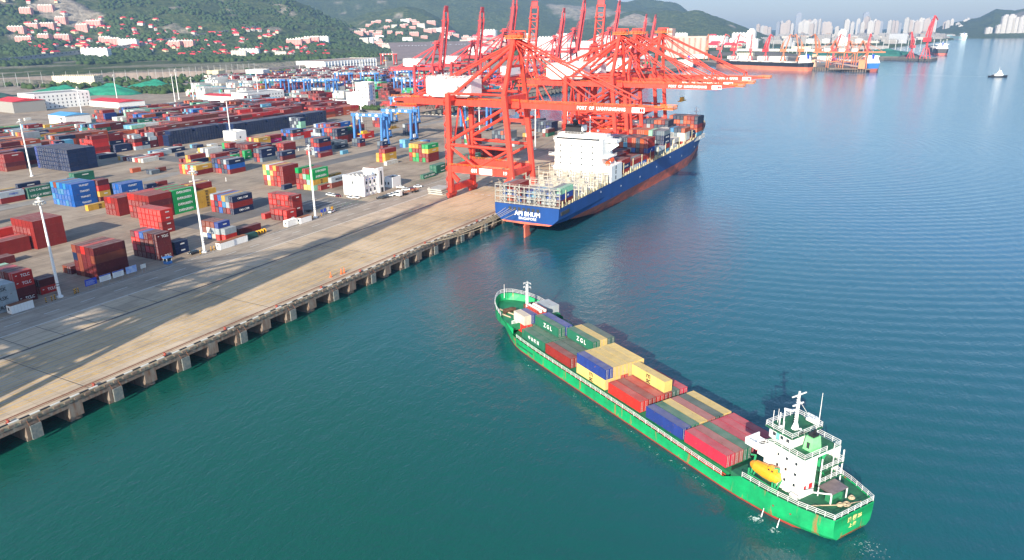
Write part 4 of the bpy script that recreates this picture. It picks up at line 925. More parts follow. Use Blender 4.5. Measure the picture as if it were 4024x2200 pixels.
def blue_ship():
    e = empty('container_ship', (0,0,0)); tag(e, 'large blue container ship with red boot top and white bridge, moored under the orange cranes', 'container ship')
    cx = 20.6; secs = []
    tab = [(289,16.2,2.0,.4),(300,16.3,5,.4),(320,16.4,8.2,.4),(345,16.4,10.5,.4),(372,16.4,12.6,.4),(415,16.4,14.4,.3),(470,16.4,15.2,.3),(500,16.2,14.0,.5),(520,15.4,11.0,.8),(540,13.4,7.2,1.4),(555,10.3,4.2,2),(566,6.6,2,2.5),(573,3.2,.9,2.5),(577,.7,.3,2.5)]
    for y, hd, hw, zb in tab:
        zd = np.interp(y, [289,349,405,463,505,540,577], [8.1,8.6,9.1,9.5,10.4,13.0,15.5]); t = sstep((y-289)/110)
        zk = np.interp(y, [289,300,330,360,400], [-.6,-1.4,-5.0,-9,-14]); zk2 = min(zk, 99)
        f = sstep((y-480)/90)
        z0 = zk; pr = [(z0, hw*.55 if y < 400 else hw*.9), (min(max(z0+.5,-6.5), -1.0 if y > 300 else z0+.3), hw if y > 330 else 11.5 if y < 295 else hw+3), (zb, hd*(.93 if y < 330 else 1.0)*(1-.38*f)), (zb+2.6, hd*(1-.28*f)), (zd-2, hd*(1-.08*f)), (zd, hd)]
        if y < 300: pr[2] = (zb, hd*.80); pr[3] = (zb+2.6, hd*.985)
        secs.append((y, cx, pr))
    h_ = loft(secs, None, 0, 2).obj('hull', [boot, bluehull], e)
    dk = MB()
    for a, c in zip(secs[:-1], secs[1:]):
        z1, w1 = a[2][-1]; z2, w2 = c[2][-1]; dk.quad([(cx-w1,a[0],z1-.25),(cx+w1,a[0],z1-.25),(cx+w2,c[0],z2-.25),(cx-w2,c[0],z2-.25)])
    dk.obj('deck', mat('deck_red', (.20,.10,.08), .8, ns=.5, na=.3), e)
    # hatch covers
    hc = MB()
    for y in list(range(306, 346, 14))+[368,382,396,410,424,438,452,466,480,494,508,522]: hc.box(cx-15.6,y,8.3,cx+15.6,y+12.6,9.4 if y < 500 else 11)
    hc.obj('hatch_cover', offw, e)
    # mooring deck openings and text on the transom
    for i in range(7): MB().box(cx-9+i*2.35,288.93,5.4,cx-7.5+i*2.35,289.02,6.9).obj('mooring_port', dark, h_)
    for i in range(7): MB().box(cx+16.2,291+i*1.3,4.6,cx+16.52,291.9+i*1.3,6.2).obj('mooring_port', dark, h_)
    put_text('API BHUM', 2.9, white, h_, Vector((21.2,288.92,4.1)), MY, .02); put_text('SINGAPORE', 1.7, white, h_, Vector((21.2,288.92,2.0)), MY, .01)
    MB().beam((cx-.3,288.5,-.4),(cx-.3,292,-7),.5,3.4,w2=.5,h2=3.4).box(cx-.5,287.6,-7.4,cx+.1,292,-1.0).obj('rudder', boot, e)
    for y, zz in ((337,6.2),(365,4),(395,3.6),(424,4.5),(450,6.3),(476,3.2),(505,5)): MB().box(cx+16.42,y,zz,cx+16.46,y+.5,zz+.9).obj('hull_mark', white, h_)
    # stern lashing bridge
    lb = MB()
    for y in (289.6,):
        for z in (8.4,11,13.6,16.2): lb.beam((cx-16.2,y,z),(cx+16.2,y,z),.35); lb.rail([(cx-16.2,y-.2,z),(cx+16.2,y-.2,z)],1.0,2,2.5,.08)
        for i in range(14):
            x = cx-16.2+i*2.49; lb.beam((x,y,8.1),(x,y,17.4 if i % 2 else 16.2),.32)
            if i in (1,4,8,11):
                for k in range(3): z = 8.4+k*2.6; lb.beam((x,y,z),(x+2.49,y,z+2.6),.22); lb.beam((x+2.49,y,z),(x,y,z+2.6),.22)
    lb.obj('lashing_bridge', mat('lashing_grey', (.34,.33,.30), .6, ns=1.5, na=.35), e)
    for y, top in ((306,13.5),(320,13.5),(334,14.5),(346.5,14)):
        lb = MB(); 
        for i in range(14): lb.beam((cx-16.2+i*2.49,y,8.4),(cx-16.2+i*2.49,y,top+(3 if i in (0,) else 0)),.35)
        for z in (10.6,12.4,top): lb.beam((cx-16.2,y,z),(cx+16.2,y,z),.4,.3)
        for i in range(0,13,3): lb.box(cx-16+i*2.49,y+.2,9.4,cx-13.9+i*2.49,y+1.4,13)
        lb.rail([(cx-16.2,y,top),(cx+16.2,y,top)],1,2,2.5,.1)
        lb.obj('cell_guides', mat('cell_guide_grey', (.40,.37,.31), .7, ns=1, na=.35), e)
    # stanchions along the rail
    for i, y in enumerate(list(np.arange(293,350,3.6))+list(np.arange(366,530,3.6))):
        zd = float(np.interp(y, [289,349,405,463,505,540], [8.1,8.6,9.1,9.5,10.4,13.0]))
        if y > 505: wx = 15.9-(y-505)*.06
        else: wx = 16.1
        s_ = MB(); s_.box(cx+wx-.7,y,zd-.2,cx+wx,y+.7,zd+(2.6 if i % 4 == 0 else 1.5)); s_.box(cx+wx-.55,y+1.6,zd-.2,cx+wx-.1,y+1.9,zd+1.2)
        if i % 4 == 1: s_.box(cx+wx-.4,y,zd,cx+wx-.1,y+.4,zd+7)
        s_.obj('stanchion', cream, e)
    # superstructure
    AF, FW = 350.5, 366
    sb = MB().box(4.2,AF,8.4,37.0,FW,11.5).box(30.5,AF,11.5,37.0,FW-.3,16.8)
    sb.box(4.6,AF,11.5,10,FW-2,14.2)
    sb.box(5.2,AF+.6,8.4,31.5,FW-.6,30.0).box(3.0,AF+1.2,14.2,33.5,FW-1,14.6).box(1.5,AF+.8,20.4,34.5,FW-2,20.9)
    sb.box(6,AF+2.2,30,28,FW-3,31.6)
    so_ = sb.obj('superstructure', white, e)
    br = MB().box(1.2,FW-8.5,27.6,36.6,FW-3.2,28.2).box(1.6,FW-7.8,28.2,36.2,FW-3.4,29.3).box(4.5,FW-8.5,28.2,31,FW-2.6,31.4)
    for x0, x1 in ((5.5,1.6),(31.3,36.2)): br.beam((x0,FW-6,24.2),(x1,FW-6,27.6),.7,3)
    bo_ = br.obj('bridge', white, e)
    MB().box(6,AF+.55,29.2,30,AF+.6,30).obj('window_band', glass, so_)
    for z in (12.6,16.2,19.2,22.4,25.4):
        for x in (8,14,20,26): MB().box(x,AF+.53,z,x+.7,AF+.585,z+1.0).obj('window', glass, so_)
    for z in (9.4,12.2,14.6): MB().box(37.0,AF+6,z,37.04,AF+7.2,z+1.9).obj('doorway', dark, so_)
    rl_ = MB()
    for z, x0, x1, y in ((14.6,3.2,33.5,AF+.9),(17.4,5,32,AF+.3),(20.9,1.6,34.5,AF+.7),(24,5,31.5,AF+.4),(28.3,1.3,36.5,FW-8.6),(31.6,6,28,AF+2.3),(16.8,30.6,37,AF+.1)): rl_.rail([(x0,y,z),(x1,y,z)],1.1,2,1.8,.08)
    for z, x in ((20.9,34.5),(16.8,37),(28.3,36.5)): rl_.rail([(x,AF+1,z),(x,FW-2,z)],1.1,2,1.8,.08)
    rl_.obj('railing', white, so_)
    fn = MB().box(9.2,AF+4,31.6,18.6,AF+10,36.0,taper=.3).obj('funnel', black, e)
    MB().cyl((14,AF+7,36),(14,AF+6.4,38),1.4,1.3,16).obj('exhaust_pipe', dark, fn)
    MB().box(18.35,AF+4.2,33,19.2,AF+9.5,35.8).obj('funnel_side', white, fn)
    mt = MB().cyl((20,FW-4,31.6),(20,FW-4,40),.35,.2).beam((18,FW-4,37),(22,FW-4,37),.25).beam((18.6,FW-4,34.5),(21.4,FW-4,34.5),.25).cyl((8,FW-6,31.6),(8,FW-6,42),.22,.14).blob((25,FW-5,33),.8)
    mt.obj('radar_mast', white, e)
    for x, y, z in ((33.8,AF+6,18.6),(33.6,AF+2.6,16.2)):
        MB().blob((x,y,z+.6),1.0,sub=2,jit=0,sz=.75).obj('lifeboat', mat('rescue_orange', (.75,.08,.02), .4) if y > AF+5 else bpy.data.materials['rescue_orange'] if 'rescue_orange' in bpy.data.materials else orange, e) if False else None
    lbm = mat('rescue_orange', (.78,.09,.02), .4)
    for x, y, z, L_ in ((33.8,AF+8,18.6,6.5),(33.9,AF+2.8,17.4,3.4)):
        b = MB(); 
        for k in range(6): 
            t = k/6; t2 = (k+1)/6; r0 = 1.35*math.sin(math.pi*(.12+.76*t)); r1 = 1.35*math.sin(math.pi*(.12+.76*t2)); b.cyl((x,y-L_/2+L_*t,z+.4),(x,y-L_/2+L_*t2,z+.4),r0,r1,12)
        b.obj('lifeboat', lbm, e)
    MB().beam((35,AF+5,16.8),(33,AF+5,21.5),.35).beam((35,AF+11,16.8),(33,AF+11,21.5),.35).obj('davit', white, e)
    MB().cyl((cx,566,13.5),(cx,566,25.7),.55,.3).beam((cx-2.4,566,22.5),(cx+2.4,566,22.5),.3).cyl((cx,566,22),(cx,566,23),.8,.8,8).obj('foremast', white, e)
    bw = MB()
    for a, c in zip(secs[8:-1], secs[9:]):
        z1, w1 = a[2][-1]; z2, w2 = c[2][-1]
        for sgn in (-1,1): bw.quad([(cx+sgn*w1,a[0],z1),(cx+sgn*w2,c[0],z2),(cx+sgn*(w2+.25),c[0]+.2,z2+1.2),(cx+sgn*(w1+.25),a[0],z1+1.2)])
    bw.obj('bow_bulwark', cream, e)
    for a, c in (((10,289,6),(-1,262,.6)),((12,289,6),(-1,252,.6)),((15,289,6),(-1,247,.6)),((19,289,6),(-1,235,.6)),((13.5,289,5.8),(-1,231,.6))):
        b = MB(); a = Vector(a); c = Vector(c)
        for k in range(8):
            p = a.lerp(c,k/8); q = a.lerp(c,(k+1)/8); p.z -= 2.0*math.sin(math.pi*k/8); q.z -= 2.0*math.sin(math.pi*(k+1)/8); b.beam(p,q,.13)
        b.obj('mooring_rope', rope, e)
blue_ship()
def green_ship():
    e = empty('coaster', (0,0,0)); e.matrix_world = GM; tag(e, 'bright green coaster with white superstructure and orange lifeboat, loaded with containers, sailing in the foreground', 'cargo ship')
    gh = mat('green_hull', (.006,.36,.12), .5, ns=.30, na=.30, col2=(.008,.22,.085), stretch=(1,1,.7))
    N, L, b_ = nodes(gh); srcs = b_.inputs['Base Color'].links[0].from_socket
    n2 = N.new('ShaderNodeTexNoise'); n2.inputs['Scale'].default_value = .9; n2.inputs['Detail'].default_value = 6; g_ = N.new('ShaderNodeNewGeometry'); mp_ = N.new('ShaderNodeMapping'); mp_.inputs['Scale'].default_value = (1,1,.12); L.new(g_.outputs['Position'], mp_.inputs[0]); L.new(mp_.outputs[0], n2.inputs[0])
    cr = N.new('ShaderNodeValToRGB'); cr.color_ramp.elements[0].position = .60; cr.color_ramp.elements[1].position = .70; L.new(n2.outputs[0], cr.inputs[0]); mx = N.new('ShaderNodeMix'); mx.data_type = 'RGBA'; L.new(cr.outputs[0], mx.inputs[0]); L.new(srcs, mx.inputs[6]); mx.inputs[7].default_value = (.28,.14,.05,1); L.new(mx.outputs[2], b_.inputs['Base Color'])
    gd = mat('green_deck', (.008,.085,.045), .7, ns=.6, na=.3, col2=(.02,.15,.07))
    redb = mat('coaster_boot', (.40,.05,.035), .6, ns=.5, na=.25)
    # stations: y (aft), deck half beam, waterline half beam, top z
    tab = [(31.6,5.7,4.2,-1.0),(30,6.4,5.4,-1.02),(26,7.7,6.8,-1.05),(20,8.8,8.2,-1.1),(12.5,9.2,9.0,-1.2),(10,9.2,9.1,-2.6),(8,9.2,9.2,-3.75),(4,9.2,9.2,-3.8),(-20,9.2,9.2,-3.3),(-60,9.2,9.2,-3.25),(-72,9.2,8.9,-3.0),(-76,9.2,8.3,-2.6),(-80,9.0,7.2,-.6),(-84,8.7,5.8,.6),(-88,7.9,4.1,1.2),(-91.5,6.5,2.4,1.7),(-94,4.9,1.2,2.0),(-96,3.0,.5,2.3),(-97,1.2,.2,2.4)]
    secs = []
    for y, hd, hw, zt in tab:
        fl = sstep((-70-y)/25); st = sstep((y-20)/11)
        zl = -8.0 + 2.6*st
        secs.append((y, 0, [(zl, hw*(.9-.25*st)), (-5.9+.1*st, hw*(1+.02)), (-5.0, hw+(hd-hw)*(.2 if fl else .75)), ((-5.0+zt)/2, hw+(hd-hw)*(.5 if fl else .95)), (zt, hd)]))
    h_ = loft(secs[::-1], None, 0, 1).obj('hull', [redb, gh], e)
    h_.data.flip_normals()
    # bulwark inside + decks
    md = MB().prism([(9.1,10),(9.1,-74),(-9.1,-74),(-9.1,10)], -5.0, -4.55); md.obj('main_deck', gd, e)
    ad = MB(); pts = [(hd-.1, y) for y, hd, hw, zt in tab if y >= 9.5]; ad.prism(pts+[(-x, y) for x, y in pts[::-1]], -3.2, -1.32); ad.obj('aft_deck', gd, e)
    fd = MB(); pts = [(max(.2,hd-.25), y) for y, hd, hw, zt in tab if y <= -79]; pts = [(8.9,-77.5)]+pts; fd.prism(pts+[(-x, y) for x, y in pts[::-1]], -2.0, .0); fd.obj('forecastle_deck', mat('bright_green_deck', (.012,.20,.085), .6, ns=.5, na=.3), e)
    iw = MB()
    for (y0,h0,_,z0),(y1,h1,_,z1) in zip(tab[11:-1], tab[12:]):
        for s in (-1,1): iw.quad([(s*(h0-.3),y0,-.6),(s*(h1-.3),y1,-.1),(s*(h1-.12),y1,z1),(s*(h0-.12),y0,z0)])
    iw.obj('bulwark', gh, e)
    # coaming / hatch under cargo
    MB().box(-8.0,-79,-4.6,8.0,8.6,-3.0).obj('hatch_coaming', mat('coaming_green', (.01,.20,.08), .6, ns=.8, na=.3), e)
    pp = MB()
    for x in (8.35,8.75): pp.beam((x,-76,-3.9+(.25 if x < 8.5 else 0)),(x,8,-3.9+(.25 if x < 8.5 else 0)),.16)
    for y in np.arange(-75, 8, 1.7): pp.beam((8.1,y,-4.5),(8.9,y,-3.5),.14)
    pp.obj('deck_pipes', dred, e)
    # railings
    def deckrail(y0, y1, zt, h=1.15, step=1.6):
        for s in (-1, 1):
            P = [(s*(np.interp(-y, [-t[0] for t in tab], [t[1] for t in tab])-.1), y, np.interp(-y, [-t[0] for t in tab], [t[3] for t in tab])) for y in np.linspace(y0, y1, max(2, int(abs(y1-y0)/4)))]
            MB().rail(P, h, 3, step, .065).obj('railing', white, e)
    deckrail(7.5, -74, 0, 1.05); deckrail(31.4, 12.8, 0, 1.1)
    MB().rail([(-5.5,31.5,-1.0),(5.5,31.5,-1.0)],1.1,3,1.6,.07).obj('stern_railing', white, e)
    P = [(hd-.1, y, zt) for y, hd, hw, zt in tab if y <= -83]; P = P+[(-x, y, z) for x, y, z in P[::-1]]
    MB().rail(P, 1.3, 3, 2.0, .065).obj('bow_railing', white, e)
    MB().rail([(8.2,-78,-.2),(3.5,-77.5,-.2)],1.2,3,1.2,.12).obj('railing', white, e)
    # foredeck gear
    ga = mat('winch_brown', (.10,.05,.03), .8, ns=1.5, na=.4)
    for x, y in ((4.2,-86.5),(-3.5,-87)):
        w_ = MB().cyl((x-1.3,y,.9),(x+1.3,y,.9),.75,.75,12).box(x-1.8,y-.6,0,x-1.4,y+.6,1.4).box(x+1.4,y-.6,0,x+1.8,y+.6,1.4); w_.cyl((x-2.3,y,.9),(x-1.8,y,.9),.5,.5,10); w_.obj('anchor_winch', ga, e)
    MB().cyl((5.5,-90,.3),(3.8,-82,.35),.25).cyl((6.8,-86,.2),(6.0,-82.5,.2),.22).cyl((-4.5,-89,.3),(-3,-83,.3),.22).obj('anchor_chain', rope, e)
    b = MB().cyl((-.3,-83,0),(-.3,-83,9.3),.42,.34,10).cyl((-.3,-83,9.3),(-.3,-83,10.6),.08,.05,6)
    for z in (8.2, 9.4): b.rail([(-1.1,-83.8,z),(.5,-83.8,z),(.5,-82.2,z),(-1.1,-82.2,z),(-1.1,-83.8,z)],.5,1,1,.08)
    for i in range(18): b.box(-.3+.35,-83.15,.5+i*.45,-.3+.62,-82.85,.6+i*.45)
    b.obj('foremast', white, e)
    MB().cyl((1.2,-94.5,1.8),(1.2,-94.5,6.4),.09,.05,6).obj('jack_staff', white, e)
    # red rack with rafts on the second bay
    rk = MB().box(1.2,-81.5,2.5,-1.8,-74.6,2.9).rail([(1.2,-81.5,2.9),(1.2,-74.6,2.9),(-1.8,-74.6,2.9),(-1.8,-81.5,2.9)],.9,1,1.4,.14)
    ro = rk.obj('raft_rack', dred, e); rf = MB()
    for i in range(4):
        for j in (-1.0,.5): rf.cyl((j-.3,-80.9+i*1.7,3.5),(j-.3,-79.6+i*1.7,3.5),.5,.5,10)
    rf.obj('gangway', offw, ro)
    # superstructure (x port, y aft)
    DZ = -1.3
    sb = MB().box(-5.0,14.6,DZ,5.4,21.4,7.0).box(1.6,21.4,DZ,5.4,23.7,7.0).box(-5.0,21.4,6.7,1.6,23.8,7.0).box(-5.0,21.4,1.0,-4.8,23.8,6.7).box(5.4,14.6,4.6,7.5,17.0,7.0)
    so_ = sb.obj('superstructure', white, e)
    MB().box(-4.8,14.7,7.0,5.2,23.6,7.08).obj('bridge_deck', gd, so_)
    wg = MB().box(5.4,12.8,6.5,9.2,15.6,7.0).box(-9.2,12.8,6.5,-5.0,15.6,7.0).box(9.0,12.8,7.0,9.2,15.6,7.9).box(-9.2,12.8,7,-9.0,15.6,7.9).box(5.4,12.8,7,9.0,13.0,7.9)
    wg.obj('bridge_wing', white, so_)
    bb = MB().prism([(3.9,14.0),(4.3,15.6),(4.3,19.6),(-3.4,19.6),(-3.6,15.6),(-3.4,14.0)], 7.08, 9.4).obj('wheelhouse', white, e)
    MB().prism([(4.8,13.6),(4.9,15.6),(4.9,20.1),(-4.0,20.1),(-4.2,15.6),(-4.2,13.6)], 9.4, 9.6).obj('monkey_deck', gd, bb)
    MB().rail([(4.7,13.7,9.6),(4.8,15.6,9.6),(4.8,20.0,9.6),(-3.9,20.0,9.6),(-4.1,15.6,9.6),(-4.1,13.7,9.6),(4.7,13.7,9.6)],1.1,3,1.7,.07).obj('railing', white, bb)
    MB().rail([(9.1,15.6,7.08),(5.3,16.6,7.08),(5.3,23.6,7.08),(-1,23.6,7.08)],1.1,3,1.7,.07).rail([(-4.9,16.4,7.08),(-4.9,23.7,7.08),(-3,23.7,7.08)],1.1,3,1.7,.07).obj('railing', white, so_)
    for y in (15.2,17.0,18.4): MB().box(4.3,y,8.1,4.34,y+.7,8.8).obj('window', glass, bb)
    MB().box(4.3,16.0,7.3,4.35,16.8,9.1).obj('door', mat('mint_door', (.15,.55,.42), .5), bb)
    for z in (5.2,2.9,.6):
        for y in (17.6,19.6,21.8): MB().box(5.4,y,z,5.44,y+.5,z+.6).obj('window', glass, so_)
    MB().box(2.2,23.7,.2,3.2,23.74,1.4).box(4.0,23.7,.4,4.6,23.74,1.2).obj('red_locker_marks', redtxt, so_)
    for y in (18.2,20.0): MB().box(5.4,y,DZ+.3,6.0,y+1.1,DZ+1.3).obj('air_conditioner', offw, so_)
    for z in (1.4, 4.1):
        MB().box(-5.0,21.4,z-.15,1.6,24.9,z).obj('gallery', gd, so_)
        MB().rail([(1.6,24.8,z),(-4.9,24.8,z),(-4.9,21.5,z)],1.05,3,1.5,.07).obj('railing', white, so_)
    MB().beam((1.5,24.7,DZ),(1.5,24.7,6.7),.16).beam((-4.8,24.7,DZ),(-4.8,24.7,6.7),.18).beam((-1.8,24.7,DZ),(-1.8,24.7,6.7),.12).obj('post', white, so_)
    st = MB()
    for (a, c) in (((.6,23.2,4.1),(-1.6,23.2,7)),((-1.6,23.2,1.4),(.6,23.2,4.1)),((-2.6,24,DZ),(-4.4,23.6,1.4))): st.beam(a, c, .8, .14)
    st.obj('stairs', mat('stair_green', (.02,.30,.12), .6), so_)
    fn = MB().box(-.6,20.5,7.08,2.1,22.7,9.9,taper=.3).obj('funnel', mat('funnel_green', (.22,.66,.27), .5, ns=.8, na=.15), e)
    MB().box(0,21,9.9,1.5,22.2,10.5).cyl((.4,21.6,10.4),(.4,21.6,11.2),.22).cyl((1.2,21.6,10.4),(1.2,21.6,11.0),.22).obj('exhaust', black, fn)
    MB().box(1.86,21.3,7.6,2.08,21.9,8.8).obj('louvre', dark, fn)
    mt = MB().cyl((1.0,17.6,9.6),(1.0,17.6,17.6),.36,.2,10).cyl((1.0,17.6,9.6),(1.0,17.6,10.8),.8,.4,10).beam((-1.0,17.6,16.9),(3.0,17.6,16.9),.2).beam((-.5,17.6,14.9),(2.5,17.6,14.9),.22).beam((1,17.6,13.6),(3.0,16.2,13.6),.3).beam((2.8,16.2,9.6),(2.8,16.2,13.6),.16).beam((3.5,15.8,9.6),(3.5,15.8,13.0),.16).beam((3,16.2,13.9),(3,18.2,14.3),.26)
    mt.beam((.5,17.6,15.3),(-2.6,19.6,9.6),.05).beam((.5,17.6,15.3),(-3,15,9.6),.05)
    for i in range(14): mt.box(1.25,17.5,10.4+i*.5,1.6,17.8,10.48+i*.5)
    mt.obj('radar_mast', white, e)
    MB().cyl((-3.2,19.6,9.6),(-3.2,19.6,17.0),.09,.04,6).cyl((4.2,14.8,9.6),(4.2,14.8,13.2),.07,.05,6).cyl((2,14.2,9.6),(2,14.2,12.6),.06,.04,6).cyl((4.4,17.6,9.6),(4.4,17.6,12.2),.06,.04,6).obj('aerial', white, bb)
    MB().cyl((-3.4,16.8,10.1),(-3.4,19,10.1),.4,.4,10).blob((4.3,16.8,10.6),.38,jit=0).blob((1.6,19.2,10.4),.28,jit=0).obj('rooftop_gear', white, bb)
    put_text('浚衡20', .75, blktxt, bb, Vector((2.2,20.14,10.1)), Matrix(((-1,0,0,0),(0,0,1,0),(0,1,0,0),(0,0,0,1))), .01)
    # lifeboat and davits on the port side
    lb = MB(); bx_, cy, cz = 7.1, 16.6, 1.0
    pr_ = [(-3.7,.15),(-3.2,.7),(-2.2,1.15),(0,1.35),(2.0,1.3),(3.0,1.05),(3.5,.5)]
    for (a, r0), (c, r1) in zip(pr_[:-1], pr_[1:]): lb.cyl((bx_,cy+a,cz+.6),(bx_,cy+c,cz+.6),r0,r1,14)
    lb.box(bx_-.7,cy+.8,cz+1.4,bx_+.7,cy+2.6,cz+2.25,taper=.12)
    lo = lb.obj('lifeboat', mat('lifeboat_orange', (.90,.34,.02), .35, ns=1, na=.08), e); MB().box(bx_+.69,cy+1.1,cz+1.7,bx_+.72,cy+1.5,cz+2.0).box(bx_+.69,cy+1.9,cz+1.7,bx_+.72,cy+2.3,cz+2.0).obj('window', glass, lo)
    dv = MB()
    for y in (13.6, 19.4): dv.beam((7.6,y,DZ),(6.6,y,3.4),.28).beam((6.6,y,3.4),(8.0,y,4.0),.25).beam((7.9,y+.5,DZ),(6.2,y+.5,1),.22).beam((8.2,y,DZ),(8.2,y,1),.26)
    dv.beam((8.2,13.6,-.2),(8.2,19.4,-.2),.14)
    dv.obj('davit', mat('davit_green', (.02,.30,.12), .6), e)
    # aft deck: canopy, winch, ropes, cylinders
    cp = MB().quad([(-2.7,28.0,1.0),(2.0,28.0,1.0),(2.0,24.9,1.2),(-2.7,24.9,1.2)]); cp.box(-2.7,24.9,.9,2.0,28,.97); co_ = cp.obj('canopy', mat('canopy_sheet', (.26,.20,.20), .35, .4, ns=.8, na=.3), e)
    MB().beam((1.9,27.8,DZ),(1.9,27.8,.9),.2).beam((-2.5,27.9,DZ),(-2.5,27.9,.9),.18).beam((1.9,27.8,.95),(5.6,24.6,1.1),.2).obj('post', white, co_)
    MB().cyl((1.2,27.0,-.4),(-1.2,27.0,-.4),.7,.7,12).box(1.3,26.3,DZ,1.6,27.8,.3).box(-1.5,26.3,DZ,-1.2,27.8,.3).obj('stern_winch', mat('winch_green', (.02,.18,.08), .6), e)
    rc = MB()
    for cx_, cy_, r_ in ((.6,28.9,.6),(-.6,29.4,.8),(-3.2,28.6,.6)):
        for q in range(3):
            for i in range(10):
                a0, a1 = i*.628, (i+1)*.628; rr = r_*(1-q*.2); rc.cyl((cx_+rr*math.cos(a0),cy_+rr*.8*math.sin(a0),DZ+.15+q*.12),(cx_+rr*math.cos(a1),cy_+rr*.8*math.sin(a1),DZ+.15+q*.12),.15,.15,5)
    rc.cyl((.6,28.9,DZ+.12),(5.4,26.2,DZ+.12),.1,.1,5).cyl((-.6,29.4,DZ+.12),(-3.8,30.2,DZ+.12),.1,.1,5); rc.obj('mooring_rope', rope, e)
    MB().cyl((6.2,22.2,DZ+.6),(6.2,23.8,DZ+.6),.45,.45,12).obj('raft_canister', offw, e)
    # stern lettering
    SM = Matrix(((-1,0,0,0),(0,0,1,0),(0,1,0,0),(0,0,0,1)))
    yt = mat('stern_yellow', (.70,.62,.25), .6)
    put_text('浚 衡 26', 1.15, yt, h_, Vector((-.2,31.66,-2.5)), SM, .04); put_text('上 海', .9, yt, h_, Vector((.2,31.66,-3.9)), SM, .04)
    for y in (20.5, 24.0): MB().cyl((8.72-(y-20)*.2,y,-3.4),(8.84-(y-20)*.2,y,-3.4),.2,.2,10).obj('hull_pipe', rustm, h_)
    # discharge water and white foam beside the hull
    fw = mat('foam', (.8,.85,.85), .6)
    for y in (18.8, 22.6): MB().beam((9.05,y,-4.9),(9.8,y+.2,WZ),.10,.10,0,6,.24,.24).obj('discharge_water', fw, e)
green_ship()
def foam_mat(name, thr, sc_):
    M = bpy.data.materials.new(name); M.use_nodes = True; N, L, b = nodes(M); b.inputs['Base Color'].default_value = (.72,.80,.78,1); b.inputs['Roughness'].default_value = .6
    g = N.new('ShaderNodeNewGeometry'); n = N.new('ShaderNodeTexNoise'); n.inputs['Scale'].default_value = sc_; n.inputs['Detail'].default_value = 9; n.inputs['Roughness'].default_value = .68; n.inputs['Distortion'].default_value = .8; L.new(g.outputs['Position'], n.inputs['Vector'])
    at = N.new('ShaderNodeAttribute'); at.attribute_name = 'amount'; ad = N.new('ShaderNodeMath'); ad.operation = 'MULTIPLY_ADD'; L.new(at.outputs['Fac'], ad.inputs[0]); ad.inputs[1].default_value = .3; L.new(n.outputs[0], ad.inputs[2])
    cr = N.new('ShaderNodeValToRGB'); cr.color_ramp.elements[0].position = thr; cr.color_ramp.elements[1].position = thr+.09; L.new(ad.outputs[0], cr.inputs[0]); L.new(cr.outputs[0], b.inputs['Alpha']); return M
def foam():
    b = MB(); am = []
    def patch(cx_, cy_, rx, ry, k):
        n = 14
        for i in range(n):
            for j in range(n):
                for (a, c) in ((i,j),(i+1,j),(i+1,j+1),(i,j+1)): am.append(k*max(0, 1-math.hypot(a/n*2-1, c/n*2-1)))
                b.quad([tuple(GM @ Vector((cx_+(a/n*2-1)*rx, cy_+(c/n*2-1)*ry, 0)))[:2]+(WZ+.05,) for a, c in ((i,j),(i+1,j),(i+1,j+1),(i,j+1))])
    patch(11.2,19,2.4,2.6,1.0); patch(11.0,23,2.0,2.4,.85); patch(12.3,26.5,2.4,5,.42)
    for k in range(22): patch(11.2+.6*math.sin(k*1.3), -66+k*3.6, 1.6, 3.0, .52)
    patch(8.5,-80,3,4,.45); patch(0,36,6,7,.55); patch(1,47,6,9,.45); patch(-1,60,6,10,.38)
    o = b.obj('sea_foam', foam_mat('foam_white', .70, 1.7)); a = o.data.attributes.new('amount', 'FLOAT', 'CORNER'); a.data.foreach_set('value', am)
    tag(o, 'white foam flecks on the water beside the green ship', 'foam', kind='stuff')
foam()
# ================================================================ buildings of the port
def facade(name, col, wcol=(.05,.06,.08), bw=3.2, bh=3.1, frac=.42):
    """wall paint with a regular grid of window openings, laid out in world metres along the wall"""
    M = bpy.data.materials.new(name); M.use_nodes = True; N, L, b = nodes(M); b.inputs['Roughness'].default_value = .7
    tc = N.new('ShaderNodeTexCoord'); sp = N.new('ShaderNodeSeparateXYZ'); L.new(tc.outputs['Object'], sp.inputs[0])
    g = N.new('ShaderNodeNewGeometry'); vt = N.new('ShaderNodeVectorTransform'); vt.vector_type = 'NORMAL'; vt.convert_from = 'WORLD'; vt.convert_to = 'OBJECT'; L.new(g.outputs['Normal'], vt.inputs[0]); sn = N.new('ShaderNodeSeparateXYZ'); L.new(vt.outputs[0], sn.inputs[0])
    def M2(op, a, c=None, cl=False):
        x = N.new('ShaderNodeMath'); x.operation = op; x.use_clamp = cl
        for i, q in enumerate((a, c)):
            if q is None: continue
            if isinstance(q, (int, float)): x.inputs[i].default_value = q
            else: L.new(q, x.inputs[i])
        return x.outputs[0]
    ax = M2('ABSOLUTE', sn.outputs['X']); isx = M2('GREATER_THAN', ax, .5)
    u = M2('ADD', M2('MULTIPLY', sp.outputs['Y'], isx), M2('MULTIPLY', sp.outputs['X'], M2('SUBTRACT', 1.0, isx)))
    fu = M2('FRACT', M2('ADD', M2('DIVIDE', u, bw), 100.25)); fv = M2('FRACT', M2('DIVIDE', sp.outputs['Z'], bh))
    inu = M2('LESS_THAN', M2('ABSOLUTE', M2('SUBTRACT', fu, .5)), frac*.5); inv = M2('LESS_THAN', M2('ABSOLUTE', M2('SUBTRACT', fv, .55)), .24)
    up = M2('LESS_THAN', M2('ABSOLUTE', sn.outputs['Z']), .5)
    k = M2('MULTIPLY', M2('MULTIPLY', inu, inv), up)
    mx = N.new('ShaderNodeMix'); mx.data_type = 'RGBA'; L.new(k, mx.inputs[0]); mx.inputs[6].default_value = (*col, 1); mx.inputs[7].default_value = (*wcol, 1)
    L.new(mx.outputs[2], b.inputs['Base Color']); return M
